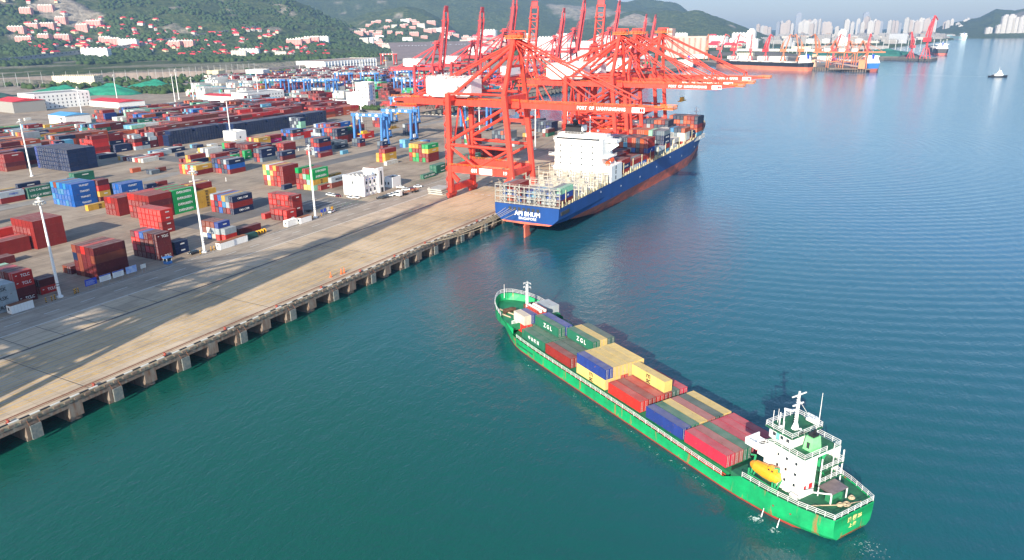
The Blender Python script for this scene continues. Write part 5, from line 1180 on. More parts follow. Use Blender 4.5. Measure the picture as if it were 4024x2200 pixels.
fwhite = facade('white_facade', (.74,.74,.72), bw=4.8, bh=3.9, frac=.28); fpink = facade('pink_facade', (.62,.30,.26), (.20,.10,.09), 3.6, 3.0, .4); fbeige = facade('beige_facade', (.60,.55,.47), (.14,.14,.15), 3.4, 3.0, .45)
fgrey = facade('grey_facade', (.42,.43,.45), (.10,.12,.15), 3.0, 3.2, .5); fcream = facade('cream_facade', (.64,.58,.42), (.15,.13,.10), 4.2, 3.4, .4)
roofw = mat('grey_roof', (.30,.29,.28), .9, ns=.3, na=.3); roofo = mat('brown_roof', (.36,.24,.17), .9, ns=.1, na=.25); roofb = mat('blue_roof', (.10,.35,.62), .6, ns=.2, na=.2)
def building(name, x, y, z, w, d, h, rz, wm, rm_, label, cat, parapet=.8, pitched=False, group=None, wins=None):
    """x,y is the near sea-side corner; w runs to -X (inland), d runs along Y"""
    e = empty(name, (x, y, z), rad(rz)); tag(e, label, cat, group)
    wl = MB().box(-w,0,-2,0,d,h).obj('wall', wm, e)
    if pitched:
        r = MB(); t = .6; r.quad([(-w-t,-t,h),(t,-t,h),(t,d/2,h+pitched),(-w-t,d/2,h+pitched)]); r.quad([(t,d+t,h),(-w-t,d+t,h),(-w-t,d/2,h+pitched),(t,d/2,h+pitched)])
        r.quad([(t,-t,h),(t,d+t,h),(t,d/2,h+pitched)]); r.quad([(-w-t,d+t,h),(-w-t,-t,h),(-w-t,d/2,h+pitched)]); r.obj('roof', rm_, e)
    else:
        MB().box(-w+.35,.35,h+.02,-.35,d-.35,h+.12).obj('roof', rm_, e)
        p = MB()
        for q in ((-w,0,0,.3),(-w,d-.3,0,d),(-w,.3,-w+.3,d-.3),(-.3,.3,0,d-.3)): p.box(q[0],q[1],h,q[2],q[3],h+parapet)
        p.obj('parapet', white if wm in (white, fwhite) else wm, e)
    return e
# harbour office by the road
e = building('harbour_office', -81.6, 300.6, 0, 14.2, 16, 9.6, 0, white, roofw, 'white three storey harbour office with stair tower beside the quay road, cars parked around', 'office building')
tw = MB().box(-8,9.5,9.6,0,16,13.2).box(0,11,0,1.0,15.5,13.2); two = tw.obj('stair_tower', white, e); MB().box(-7.6,9.9,13.22,-.4,15.6,13.3).obj('tower_roof', roofo, two); MB().box(1.0,12.8,4,1.04,13.9,11.6).obj('tall_window', glass, two)
for z in (2,6.2):
    for y in (1.5,4.6,8.0): MB().box(0,y,z,.05,y+1.1,z+1.6).obj('window', glass, e); MB().box(0,y+.1,z-1.1,.5,y+.8,z-.4).obj('air_conditioner', offw, e)
MB().box(-8,-.05,6,-7.1,0,7.6).obj('window', glass, e); MB().box(1.0,12.6,0,1.05,14.6,2.6).obj('door', glass, e)
rf = MB()
for i in range(9): rf.box(-12+i*1.1,2+(i%3)*1.8,9.75,-11.3+i*1.1,2.8+(i%3)*1.8,10.4)
rf.obj('rooftop_units', offw, e)
for i, (x, z) in enumerate(((2.5,8.6),(4.8,8.6),(7.2,8.6),(9.4,8.6))): MB().box(.01,x-.4,z-.4,.05,x+.4,z+.4).obj('wall_sign', signblue, e)
e = building('annex', -81.9, 325.2, 0, 5.4, 7.6, 5.0, 0, white, dark, 'low white annex with dark flat roof beside the harbour office', 'annex'); MB().box(-3.4,-.05,1.6,-2.4,0,3).box(-5.2,-.05,1.4,-4.6,0,3).obj('window', glass, e)
# walled pit shed
e = building('walled_shed', -307.2, 417.4, 0, 14, 11, 6.0, 0, white, dark, 'white walled roofless shed in front of the navy container wall', 'shed', parapet=1.6); MB().box(.0,4,2,.05,5.2,3.4).obj('window', glass, e); MB().box(-8.5,-.06,0,-6.5,0,4).obj('door', offw, e)
building('customs_building', -716, 497, 0, 40, 62, 16.5, -6, fwhite, roofw, 'large white four storey building with rows of windows at the left', 'building')
e = building('warehouse', -643, 549, 0, 62, 32, 6.5, -4, white, roofred, 'white warehouse with pinkish red roof right of the large white building', 'warehouse', pitched=2.2)
for i in range(6): MB().box(-56+i*8,-.06,3.6,-53+i*8,0,4.6).obj('window', glass, e)
building('office_block', -527, 634, 0, 27, 58, 13, 0, fwhite, roofw, 'white office block among container stacks behind the navy wall', 'office building'); building('red_roof_hall', -556, 636, 0, 52, 26, 9, 0, white, roofred, 'white hall with red roof beside the white office block', 'hall', pitched=1.5)
e = building('long_warehouse', -967, 1252, 0, 76, 190, 18, 3.5, white, roofo, 'very long pale warehouse with brown roof before the wooded slope', 'warehouse')
for i in range(17): MB().box(0,4+i*11,8.5,.1,13+i*11,10).obj('window_strip', dark, e)
for i in range(18): MB().box(0,2.6+i*11,0,.8,3.4+i*11,17.5).obj('pilaster', white, e)
for i in range(9): MB().box(-72+i*8,-.1,8.5,-66+i*8,0,10).obj('window_strip', dark, e)
e = building('banner_building', -382, 677, 0, 17, 14, 26, 8, fwhite, roofw, 'tall white port building with a blue banner down one side', 'office building')
MB().box(.02,2.5,7,.1,8.5,24).obj('banner', mat('banner_blue', (.10,.34,.72), .6, ns=.4, na=.5, col2=(.6,.75,.9)), e); building('banner_wing', -399, 684, 0, 20, 14, 14, 8, white, roofw, 'lower white wing left of the banner building', 'office wing')
building('pale_hall', -380, 671, 0, 46, 6, 6, 8, white, offw, 'long low white hall in front of the banner building', 'hall')
e = building('blue_roof_shed', -537, 421, 0, 30, 24, 9, -4, white, roofb, 'white shed with pale blue and white roof behind dark green containers', 'shed', pitched=2)
for z in (2,5.4): MB().box(-9,-.06,z,-5,0,z+1.6).obj('window', dark, e)
building('blue_roof_shed', -600, 330, 0, 70, 20, 7, -4, white, roofb, 'long shed with blue roof at the left frame edge', 'shed', pitched=2)
e = building('red_roof_depot', -704, 466, 0, 46, 34, 12, -5, mat('grey_wall', (.28,.27,.25), .9), roofred, 'grey depot with crimson roof at the left frame edge', 'depot', pitched=3); 
building('cream_school', -1031, 775, 0, 76, 22, 15, 20.6, fcream, roofo, 'long cream building with windows below the brown retaining wall', 'building')
building('roadside_block', -905, 1020, 0, 34, 26, 14, 20, fwhite, roofw, 'small white block among trees left of the long warehouse', 'building')
building('hill_house', -1000, 1000, 4, 26, 20, 8, 10, cream, roofw, 'small cream building left of the white block among trees', 'building')
# green netted heaps
net = mat('green_netting', (.01,.19,.115), .8, ns=.2, na=.3)
def heap(x, y, rx, ry, h, lab, rz=0, mm=net):
    b = MB(); n = 22
    for i in range(n):
        for j in range(n):
            def P(i, j):
                u, v = i/n*2-1, j/n*2-1; r = min(1, math.hypot(u, v)); q = max(0, 1-r)**.75*(1+.35*mn.noise(Vector((u*3, v*3, x*.01))))
                return (u*rx, v*ry, h*q)
            b.quad([P(i,j),P(i+1,j),P(i+1,j+1),P(i,j+1)])
    o = b.obj('covered_heap', mm, loc=(x, y, 0)); o.rotation_euler.z = rad(rz); smooth(o); return tag(o, lab, 'heap', 'netted heaps by the rear yard')
heap(-900,640,55,22,13,'bright green netted heap behind the large white building, left one',20); heap(-850,675,50,22,15,'bright green netted heap behind the large white building, right one',20); heap(-880,770,45,20,13,'dark green netted heap right of the cream building',25)
heap(-900,960,75,16,7,'long low green netted heap below the cut slope',40); heap(-1000,560,70,30,14,'dark netted heap at the left frame edge',30,mat('dark_netting', (.03,.09,.07), .9, ns=.2, na=.3))
# paved slope with white characters, viaduct road, retaining wall
sl_ = MB().quad([(-1120,1700,2),(-1085,1950,2),(-1230,2330,40),(-1340,1960,42)]); so2 = sl_.obj('paved_slope', mat('paved_slope', (.24,.18,.16), .9, ns=.05, na=.2)); tag(so2, 'brown paved hillside slope bearing a row of white characters', 'paved slope')
A0, A1, B0, B1 = Vector((-1120,1700,2)), Vector((-1085,1950,2)), Vector((-1340,1960,42)), Vector((-1230,2330,40))
lb_ = MB(); random.seed(5)
for i in range(22):
    if i in (9,17): continue
    u = .08+.84*i/22
    p = (A0.lerp(A1,u)).lerp(B0.lerp(B1,u), .70); q = (A0.lerp(A1,u+.024)).lerp(B0.lerp(B1,u+.024), .70); up_ = (B0-A0).normalized()*13; o_ = Vector((3.0,0,2.5))
    for k in range(3): t = k/3+random.uniform(0,.12); lb_.quad([p+up_*t+o_, q+up_*t+o_, q+up_*(t+.13)+o_, p+up_*(t+.13)+o_])
    mdl = p.lerp(q,random.choice([.2,.5,.7])); lb_.quad([mdl+o_, mdl+(q-p)*.25+o_, mdl+(q-p)*.25+up_+o_, mdl+up_+o_])
lb_.obj('white_characters', white, so2)
wall_ = MB(); pts = [(-1215,420),(-1200,714),(-1140,891),(-1040,1000),(-985,1080),(-1010,1250),(-1090,1500),(-1130,1690)]
for (x0,y0),(x1,y1) in zip(pts[:-1], pts[1:]): wall_.quad([(x0,y0,-1),(x1,y1,-1),(x1-10,y1+3,11),(x0-10,y0+3,11)]); wall_.quad([(x0-10,y0+3,11),(x1-10,y1+3,11),(x1-26,y1+8,11),(x0-26,y0+8,11)])
tag(wall_.obj('retaining_wall', mat('retaining_wall', (.25,.20,.165), .95, ns=.12, na=.3, stretch=(1,1,.3))), 'brown retaining wall along the back of the port yards', 'retaining wall')
rd = MB(); pr = MB(); R0 = [(-1750,700),(-1850,1060),(-1930,1421),(-1940,1985),(-2050,2700),(-2100,2844),(-1900,3300),(-1500,3700)]
for (x0,y0),(x1,y1) in zip(R0[:-1], R0[1:]):
    z0, z1 = terr(x0,y0)+7, terr(x1,y1)+7; rd.quad([(x0,y0,z0),(x1,y1,z1),(x1-14,y1+2,z1),(x0-14,y0+2,z0)]); rd.quad([(x0,y0,z0-9),(x1,y1,z1-9),(x1,y1,z1+1.4),(x0,y0,z0+1.4)])
    L_ = math.hypot(x1-x0,y1-y0)
    for k in range(int(L_/14)): t = k*14/L_; pr.box(x0+(x1-x0)*t+.3,y0+(y1-y0)*t,z0+(z1-z0)*t-3,x0+(x1-x0)*t+1.2,y0+(y1-y0)*t+4,z0+(z1-z0)*t)
vo = rd.obj('embankment_road', mat('viaduct_concrete', (.36,.34,.32), .9, ns=.05, na=.25)); tag(vo, 'pale embankment road with parapet crossing below the wooded hillside', 'road embankment'); pr.obj('arches', dark, vo)
# ================================================================ town, houses and towers
def pol(az, D): a = rad(az); return 171.7+D*math.sin(a), D*math.cos(a)
hwall = mat('house_wall', (.50,.47,.42), .8)
def house_mesh(w, d, h, r, wm=hwall, rm_=roofred):
    b = MB().box(-w/2,-d/2,-4,w/2,d/2,h,0); t = .8
    b.quad([(-w/2-t,-d/2-t,h),(w/2+t,-d/2-t,h),(w/2-1,0,h+r),(-w/2+1,0,h+r)],1); b.quad([(w/2+t,d/2+t,h),(-w/2-t,d/2+t,h),(-w/2+1,0,h+r),(w/2-1,0,h+r)],1)
    b.quad([(w/2+t,-d/2-t,h),(w/2+t,d/2+t,h),(w/2-1,0,h+r)],1); b.quad([(-w/2-t,d/2+t,h),(-w/2-t,-d/2-t,h),(-w/2+1,0,h+r)],1)
    for x in (-w*.3,0,w*.3): b.box(x-1,-d/2-.06,1.2,x+1,-d/2-.01,2.8,2); b.box(w/2+.01,x*.4-.8,1.2,w/2+.06,x*.4+.8,2.8,2)
    return b.mesh('village_house', [wm, rm_, glass])
hms = [house_mesh(16,11,5,4.4), house_mesh(22,12,5.5,4.6), house_mesh(13,10,7,4), house_mesh(28,12,5,4.6,cream)]
random.seed(21); placed = []
HG = 'red roofed houses on the wooded hillside'; HL = 'small white house with red roof on the wooded hillside'
def clear(x, y, r):
    for px_, py_, pr_ in placed:
        if (px_-x)**2+(py_-y)**2 < (r+pr_)**2: return False
    placed.append((x, y, r)); return True
def place_house(az, D, lab=HL, grp=HG):
    x, y = pol(az, D)
    if not clear(x, y, 10): return
    o = link('village_house', random.choice(hms), loc=(x, y, terr(x, y)), rz=rad(random.gauss(-10, 25))); o.scale = (random.uniform(.75,1.0),)*3; tag(o, lab, 'house', grp)
for _ in range(270):
    az = random.uniform(-60.5, -42); u = random.random()
    D = (2440+(u**1.5)*480) + (60 if az < -52 else -60)
    side = 'left' if az < -55 else 'middle' if az < -48.5 else 'right'; up_ = 'lower' if D < 2600 else 'upper'
    place_house(az, D, 'small red roofed white house on the %s part of the wooded slope, %s side' % (up_, side))
for _ in range(26): place_house(random.uniform(-61.5,-58), random.uniform(3000,3400), 'small white house with red roof high on the left slope below the quarry', 'houses high on the left slope')
def flat_block(w, d, h, wm, roof=white):
    b = MB().box(-w/2,-d/2,-8,w/2,d/2,h,0).box(-w/2+1,-d/2+1,h,w/2-1,d/2-1,h+.9,1)
    n = max(2, int(w/9))
    for i in range(n): b.box(-w/2+1.5+i*(w-3)/n,-2,h+.9,-w/2+1.5+(i+.45)*(w-3)/n,2.6,h+3.2,1)
    for i in range(n): b.box(-w/2+(i+.35)*w/n,-d/2-1.1,0,-w/2+(i+.65)*w/n,-d/2,h-1,0)
    return b.mesh('apartment_block', [wm, roof])
fb = [flat_block(52,14,18,fpink,offw), flat_block(40,14,17,fpink,offw), flat_block(60,14,18,fwhite,offw), flat_block(46,14,19,fbeige,roofw)]
def block_at(az, D, k, lab, grp, rz=None, s=1.0):
    x, y = pol(az, D)
    o = link('apartment_block', fb[k], loc=(x, y, terr(x, y)), rz=rad(rz if rz is not None else -az-90+random.uniform(-8,8)+90)); o.scale = (s,)*3; tag(o, lab, 'apartment block', grp); placed.append((x, y, 30)); return o
for i, (az, D) in enumerate([(-60.9,2820),(-60.0,2880),(-59.2,2900),(-58.4,2960),(-60.6,2700),(-59.5,2720),(-58.5,2740),(-57.3,2860),(-56.6,2900),(-60.2,3020),(-59.1,3060),(-56.1,2700),(-55.7,2640),(-52.0,2560),(-51.3,2560)]):
    block_at(az, D, i % 2, 'pink apartment block with white roof terraces on the left slope', 'pink apartment blocks on the left slope', rz=20+random.uniform(-5,5))
e_ = block_at(-56.8, 2440, 2, 'long white six storey block standing by the embankment road at left', None, rz=24, s=1.3); block_at(-54.8, 2600, 2, 'white terraced block right of the pink blocks, among trees', None, rz=20); block_at(-48.0, 2330, 3, 'beige block standing alone below the houses', None, rz=30, s=.9)
block_at(-45.2, 2330, 3, 'small pale block among trees below the red roofed houses', None, rz=30, s=.7)
for i, (az, D) in enumerate([(-44.2,2700),(-43.6,2720),(-43.0,2750),(-42.4,2790),(-47.3,2420)]): block_at(az, D, 0 if i < 3 else 2, 'apartment block in the pink and white row at the hill foot', 'row of blocks at the hill foot', rz=25)
for _ in range(150):
    az = random.uniform(-39.8, -27.5); D = random.uniform(3050, 3950) + max(0, (az+39)*-10)
    if az > -33 and random.random() < .3: continue
    x, y = pol(az, D)
    if not clear(x, y, 17): continue
    o = link('apartment_block', fb[random.choice((0,0,1,1,2,3))], loc=(x, y, terr(x, y)), rz=rad(25+random.uniform(-12,12))); o.scale = (random.uniform(.55,.85),)*3
    tag(o, 'apartment block in the dense town climbing the valley, %s part' % ('upper left' if az < -36 else 'middle' if az < -32 else 'lower right'), 'apartment block', 'apartment blocks of the valley town')
for _ in range(90):
    az = random.uniform(-33, -11.5); D = random.uniform(2900, 4300); x, y = pol(az, D)
    if not clear(x, y, 20): continue
    o = link('town_house', random.choice(hms+[fb[2]]), loc=(x, y, terr(x, y)), rz=rad(random.uniform(-30,30))); o.scale = (random.uniform(1.2,1.9),)*3
    tag(o, 'small pale building at the foot of the far hills, %s part' % ('left' if az < -26 else 'middle' if az < -18 else 'right'), 'building', 'low buildings at the foot of the far hills')
# grain silos behind the raised cranes and silo block right of them
def silo(x, y, n, r, h, m_, lab, rz=0, head=True):
    e = empty('grain_silo', (x, y, 0), rad(rz)); tag(e, lab, 'silo')
    b = MB()
    for i in range(n): b.cyl((-r*2*i,0,0),(-r*2*i,0,h),r,r,14); b.cyl((-r*2*i,2*r,0),(-r*2*i,2*r,h),r,r,14)
    b.obj('silo_cells', m_, e)
    if head: MB().box(-r*2*(n-1)-r,-r*.6,h,r,r*2.4,h+5).obj('gallery', m_, e); MB().box(-r*2*(n-1)-r-16,-r,0,-r*2*(n-1)-r-1,r*3,h+26).obj('lift_tower', m_, e)
silom = mat('silo_white', (.66,.64,.62), .8, ns=.05, na=.15); silop = mat('silo_pink', (.62,.40,.33), .8, ns=.05, na=.15)
silo(-560,1790,6,7.5,42,silom,'white grain silo row behind the raised red cranes'); silo(-700,1830,5,7.5,42,silom,'second white grain silo row with grey lift tower')
silo(-395,2150,6,8,50,silop,'pale pink silo block right of the orange cranes')
for (x, y, h_, lab) in ((-420,2900,64,'white tower block standing before the far hill'),(-150,3250,58,'slim white tower block before the far hill, right one'),(-330,3150,34,'low grey tower between the two white towers')):
    o = MB().box(-14,-14,0,14,14,h_).box(-8,-8,h_,8,8,h_+6).box(14,-9,0,26,9,h_*.55).obj('tower_block', fwhite if h_ > 40 else fgrey, loc=(x,y,0)); tag(o, lab, 'tower block')
for i in range(4):
    o = MB().cyl((0,0,0),(0,0,17),17,17,20).cyl((0,0,17),(0,0,20),17,2,20).obj('storage_tank', offw, loc=(-290+i*62,3420,8)); tag(o, 'white cylindrical storage tank before the far hill', 'storage tank', 'storage tanks before the far hill')
# city towers
random.seed(31)
def tower_mesh(w, d, h, m_):
    b = MB().box(-w/2,-d/2,-6,w/2,d/2,h).box(-w/4,-d/4,h,w/4,d/4,h+7).box(-w/2-3,-d/3,0,-w/2,d/3,h*.96).box(w*.1,-d/2-3,0,w*.4,-d/2,h-4)
    return b.mesh('apartment_tower', m_)
ft1 = facade('tower_white', (.50,.47,.43), (.22,.24,.28), 7, 6.4, .5); ft2 = facade('tower_beige', (.42,.36,.32), (.24,.23,.24), 7, 6.4, .45); ft3 = facade('tower_grey', (.27,.29,.33), (.16,.2,.26), 8, 6.4, .5)
tms = [tower_mesh(34,22,100,ft1), tower_mesh(28,24,100,ft1), tower_mesh(40,22,100,ft2), tower_mesh(30,26,100,ft3)]
clusters = [(-11.2,-10.2,4,45,85),(-9.9,-8.9,6,80,112),(-8.6,-6.6,17,80,125),(-6.5,-5.9,2,55,75),(-5.6,-5.0,3,85,110),(-4.8,-4.0,7,75,125),(-3.9,-3.3,3,85,110),(-2.9,-2.2,4,75,100),(-1.9,-.9,8,85,115),(-.8,-.2,5,100,120),(.3,1.6,9,45,110)]
tn = 0
for a0, a1, n_, h0, h1 in clusters:
    for i in range(n_):
        az = a0+(a1-a0)*(i+.5)/n_+random.uniform(-.06,.06); D = random.uniform(5900,6900) if az < .2 else random.uniform(6300,7000)
        x, y = pol(az, D); o = link('apartment_tower', tms[random.choice((0,0,1,2,2,3))], loc=(x, y, 0), rz=rad(random.uniform(-25,25))); k = random.uniform(.62,1.0); o.scale = (k, k, random.uniform(h0,h1)/100)
        tag(o, 'pale high rise tower in the hazy skyline across the bay', 'tower', 'high rise towers of the distant city')
for az, hh, w_, lab in ((-8.55,165,1.3,'tallest hazy grey slab tower of the far skyline'),(-4.35,160,1.3,'tall hazy glass tower right of the middle of the skyline')):
    x, y = pol(az, 6900); o = link('apartment_tower', tms[3], loc=(x, y, 0), rz=.2); o.scale = (w_, w_, hh/100); tag(o, lab, 'tower')
for az, hh, lab in ((3.55,118,'slim white tower below the right hill, left of the group'),(3.85,120,'wide pale twin tower below the right hill'),(4.15,104,'white tower at the right frame edge below the hill'),(4.45,112,'pale tower cut by the right frame edge'),(2.75,52,'low beige block on the far right shore'),(3.3,66,'small slim tower on the far right shore')):
    x, y = pol(az, 5600); o = link('apartment_tower', tms[0 if hh > 110 else 1], loc=(x, y, 0), rz=.4); o.scale = (1.15,1.15,hh/100); tag(o, lab, 'tower')
fdim = facade('dim_facade', (.33,.31,.29)); lowm = [flat_block(36,16,14,fdim,roofw), flat_block(46,24,10,fdim,roofw), flat_block(26,18,20,fdim,roofo), flat_block(60,22,9,fbeige,roofw)]
random.seed(41)
for _ in range(150):
    az = random.uniform(-12, 1.2); D = random.uniform(3600, 5900) if az < -2 else random.uniform(4400, 5900); x, y = pol(az, D)
    if x > shore(y)-30 or not clear(x, y, 26): continue
    o = link('city_block', random.choice(lowm), loc=(x, y, 1), rz=rad(random.uniform(-40,40))); o.scale = (random.uniform(.8,1.5),)*2+(random.uniform(.7,1.6),); tag(o, 'low pale block of the city before the high rises, %s part' % ('left' if az < -8 else 'middle' if az < -4 else 'right'), 'city block', 'low blocks of the distant city')
# ================================================================ far bulk terminal: slewing cranes, bridge grabs, ships, poles
def slew_crane(m_, H=1.0):
    e = empty('harbour_crane')
    b = MB()
    for x in (-5,5):
        for y in (-5,5): b.beam((x,y,0),(x*.4,y*.4,13),1.0)
    b.beam((-5,-5,4),(5,-5,4),.8).beam((-5,5,4),(5,5,4),.8).cyl((0,0,12),(0,0,20),1.7,1.5,10); b.obj('portal', m_, e)
    MB().box(-7,-3,20,4,3,25).obj('machinery_cab', m_, e)
    j = MB()
    for y in (-1.6,1.6): j.beam((2,y,22),(9,y*.4,50),1.0,1.4); j.beam((-3,y,25),(-1,y*.4,38),.9); j.beam((-1,y*.4,38),(9,y*.4,50),.5); j.beam((9,y*.4,50),(17,y*.3,45),.7)
    for k in range(6): j.beam((2+k*1.1,-1.4,23+k*4.5),(3+k*1.1,1.4,27+k*4.5),.3)
    j.beam((-6,0,27),(-1,0,38),1.2); j.obj('jib', m_, e); MB().beam((17,0,45),(17,0,24),.2).obj('rope', dark, e)
    return e
s1 = slew_crane(red); ol = mat('crane_faded_orange', (.50,.16,.06), .6, ns=.2, na=.2); s2 = slew_crane(ol)
SC = [(s1,-250,1880,40,'crimson slewing crane by the red hulled workboat'),(s1,-205,1850,100,'crimson slewing crane left of the long black bulker'),(s1,-168,1835,60,'dark red slewing crane leaning right above the bulker bow'),(s2,-128,1830,20,'faded orange slewing crane above the black bulker, left one'),(s2,-96,1845,200,'faded orange slewing crane above the black bulker, right one'),
 (s2,-62,1870,150,'tan slewing crane with small jib above the bulker'),(s1,-20,1800,30,'bright red slewing crane left of the bulker bridge'),(s1,8,1790,95,'upright red slewing crane close before the bulker bridge'),(s1,42,1850,80,'small red slewing crane behind the bulker bridge'),(s1,-300,1950,10,'red slewing crane farthest left in the bulk port'),
 (s2,-330,1940,100,'orange slewing crane beside the pink silo'),(s1,120,2170,120,'low red slewing crane on the far pier')]
for i, (p_, x, y, rz, lab) in enumerate(SC):
    o = p_ if (p_ == s1 and i == 0) or (p_ == s2 and i == 3) else copy_tree(p_); o.location = (x, y, 0); o.rotation_euler = (0,0,rad(rz)); o.scale = (1.25,)*3; tag(o, lab, 'harbour crane', 'slewing cranes of the bulk port')
o = copy_tree(s1); o.location = (152, 2150, 0); o.scale = (1.7,1.7,2.0); o.rotation_euler = (0,0,rad(60)); tag(o, 'very tall orange red floating crane at the end of the far pier', 'harbour crane')
def unloader(x, y, rz, lab, k=1):
    e = empty('grab_unloader', (x, y, 0), rad(rz)); e.scale = (k,)*3; tag(e, lab, 'unloader', 'orange grab unloaders on the ore pier')
    b = MB()
    for yy in (-8,8):
        b.beam((-10,yy,0),(-10,yy,30),1.6).beam((10,yy,0),(10,yy,30),1.6).beam((-10,yy,12),(10,yy,12),1.2).beam((-10,yy,12),(10,yy,30),.8).beam((10,yy,30),(0,yy*.3,52),1.2).beam((-10,yy,30),(0,yy*.3,52),1.0)
    b.obj('legs', ol, e); g = MB().box(-40,-3,29,44,3,31.5); g.beam((0,0,52),(40,0,31),.6).beam((0,0,52),(-38,0,31),.6).beam((0,0,52),(20,0,31),.5); g.obj('bridge_girder', ol, e); MB().box(-20,-5,31.5,-8,5,37).obj('machinery_house', offw, e)
unloader(-6,1672,20,'orange grab unloader at the left end of the ore pier'); unloader(22,1664,20,'middle orange grab unloader on the ore pier'); unloader(45,1668,20,'right orange grab unloader near the blue sterned bulker')
for (x, y, w_, d_, h_, lab) in ((-44,1698,9,8,24,'tall beige transfer tower by the bulker stern'),(50,1652,12,10,16,'square orange transfer house at the end of the ore pier')):
    o = MB().box(-w_/2,-d_/2,0,w_/2,d_/2,h_).box(-w_/2-.6,-d_/2-.6,h_,w_/2+.6,d_/2+.6,h_+1).obj('transfer_tower', mat('transfer_beige' if x < 0 else 'transfer_orange', (.60,.40,.26) if x < 0 else (.62,.25,.12), .8, ns=.2, na=.2), loc=(x,y,0)); tag(o, lab, 'transfer tower')
o = MB().beam((-40,1688,14),(44,1652,4),5,3).beam((-40,1688,12),(-40,1688,0),1).beam((0,1671,8),(0,1671,0),1).obj('conveyor', mat('conveyor_grey', (.30,.22,.20), .8)); tag(o, 'long sloping conveyor gallery on the ore pier', 'conveyor')
pp = MB()
for i in range(26): t = i/25; pp.cyl((-62+120*t,1690-42*t,-12),(-62+120*t,1690-42*t,-.5),1.1,1.1,8)
pp.box(-8,1652,-2.2,66,1660,-.1); tag(pp.obj('pier_piles', stained), 'row of concrete piles carrying the ore pier', 'pier piles')
def bulker(p0, p1, hb, deckz, hullm, bm_, name, label, cat, sup='stern', k=1, hatches=6, boot_z=-1.5):
    p0 = Vector((*p0, 0)); p1 = Vector((*p1, 0)); L_ = (p1-p0).length; d = (p1-p0).normalized()
    e = empty(name, p0, math.atan2(-d.x, d.y)); tag(e, label, cat); secs = []
    for t, w0, w1 in ((0,.72,.3),(.03,.9,.6),(.08,1,.9),(.5,1,1),(.86,1,.95),(.93,.86,.6),(.97,.55,.3),(1,.06,.04)):
        secs.append((t*L_, 0, [(-9,hb*w1),(boot_z,hb*(w1*.4+w0*.6)),(deckz+(3 if t > .9 else 0)+(1 if t < .05 else 0),hb*w0)]))
    loft(secs, None, 0, 1).obj('hull', [bm_, hullm], e)
    MB().quad([(-hb*.7,1,deckz-.2),(hb*.7,1,deckz-.2),(hb*.98,L_*.1,deckz-.2),(hb*.98,L_*.88,deckz-.2),(0,L_*.98,deckz-.2),(-hb*.98,L_*.88,deckz-.2),(-hb*.98,L_*.1,deckz-.2)]).obj('deck', mat(name+'_deck', (.30,.20,.15), .8, ns=.1, na=.3), e)
    h = MB()
    for i in range(hatches): y = L_*(.16+.70*i/hatches); h.box(-hb*.55,y,deckz,hb*.55,y+L_*.08,deckz+2)
    h.obj('hatch_covers', offw, e)
    s = MB(); y0 = L_*.03
    for q in range(5): s.box(-hb*(.85-.07*q),y0+q*.6,deckz+q*3*k,hb*(.85-.07*q),y0+13*k,deckz+(q+1)*3*k)
    s.box(-hb,y0+10*k,deckz+12.5*k,hb,y0+13*k,deckz+14*k); s.cyl((0,y0+6,deckz+15*k),(0,y0+6,deckz+24*k),.8,.4,8); s.obj('superstructure', white, e)
    MB().box(-2,y0-.5,deckz+9*k,2,y0+4,deckz+17*k).obj('funnel', signblue, e); return e
bulker((-44,1652), (-256,1746), 16, 9, black, mat('boot_salmon', (.55,.18,.10), .7, ns=.1, na=.2), 'bulk_carrier', 'long black bulk carrier with wide salmon boot top moored at the bulk port', 'bulk carrier', boot_z=1.5)
bulker((70,1668), (-20,1850), 16, 9, mat('bulker_blue', (.02,.13,.40), .5), mat('boot_brown', (.28,.07,.05), .7), 'bulk_carrier', 'blue bulk carrier seen from the stern at the end of the ore pier', 'bulk carrier', boot_z=-.5)
bulker((190,2600), (160,2900), 18, 10, black, boot, 'bulk_carrier', 'black ship with white bridge beyond the tall crane at the far pier', 'ship')
bulker((-290,1640), (-345,1770), 12, 5, white, dred, 'supply_ship', 'small white ship moored beyond the second terminal', 'ship', hatches=2)
bulker((300,4900), (220,5150), 20, 12, mat('ferry_mint', (.45,.68,.64), .6), white, 'ferry', 'pale mint ferry at the far right shore', 'ferry', hatches=1)
e = empty('tugboat', (273,1568,0), rad(-75)); tag(e, 'small white and black tugboat steaming alone on the right', 'tugboat')
loft([(-14,0,[(-8,3),(-4.2,4.6)]),(0,0,[(-8,4.2),(-4.2,5.4)]),(9,0,[(-8,3),(-3.8,4.4)]),(15,0,[(-8,.2),(-3,.6)])], None, 0, 9).obj('hull', black, e)
MB().box(-3.4,-6,-4.4,3.4,7,-1).box(-2.6,-2,-1,2.6,5,2.2).box(-2,0,2.2,2,4,4.6).cyl((0,1,4.6),(0,1,10),.3,.15,8).beam((-1.6,1,7.5),(1.6,1,7.5),.25).obj('superstructure', white, e); MB().box(-2,-9,-4.4,2,-6,-2.8).obj('winch', dark, e)
wk = MB()
for i in range(46):
    t = i/45; wdt = 1.5+t*5; x0 = 258-230*t; y0 = 1572+22*t
    for s in (-1,1): wk.quad([(x0,y0+s*(3+t*22)-wdt*.3,WZ+.05),(x0+4,y0+s*(3+t*22)-wdt*.3,WZ+.05),(x0+4,y0+s*(3+t*22)+wdt*.3,WZ+.05),(x0,y0+s*(3+t*22)+wdt*.3,WZ+.05)])
tag(wk.obj('boat_wake', mat('wake_foam', (.45,.56,.60), .4)), 'thin pale wake lines trailing behind the tugboat', 'wake', kind='stuff')
fp = MB()
for i in range(18): fp.box(62+i*6,2192-i*3.0,-6,64.6+i*6,2194-i*3.0,-1)
tag(fp.obj('far_pier_arches', dark), 'dark arched openings along the far pier', 'pier arches')
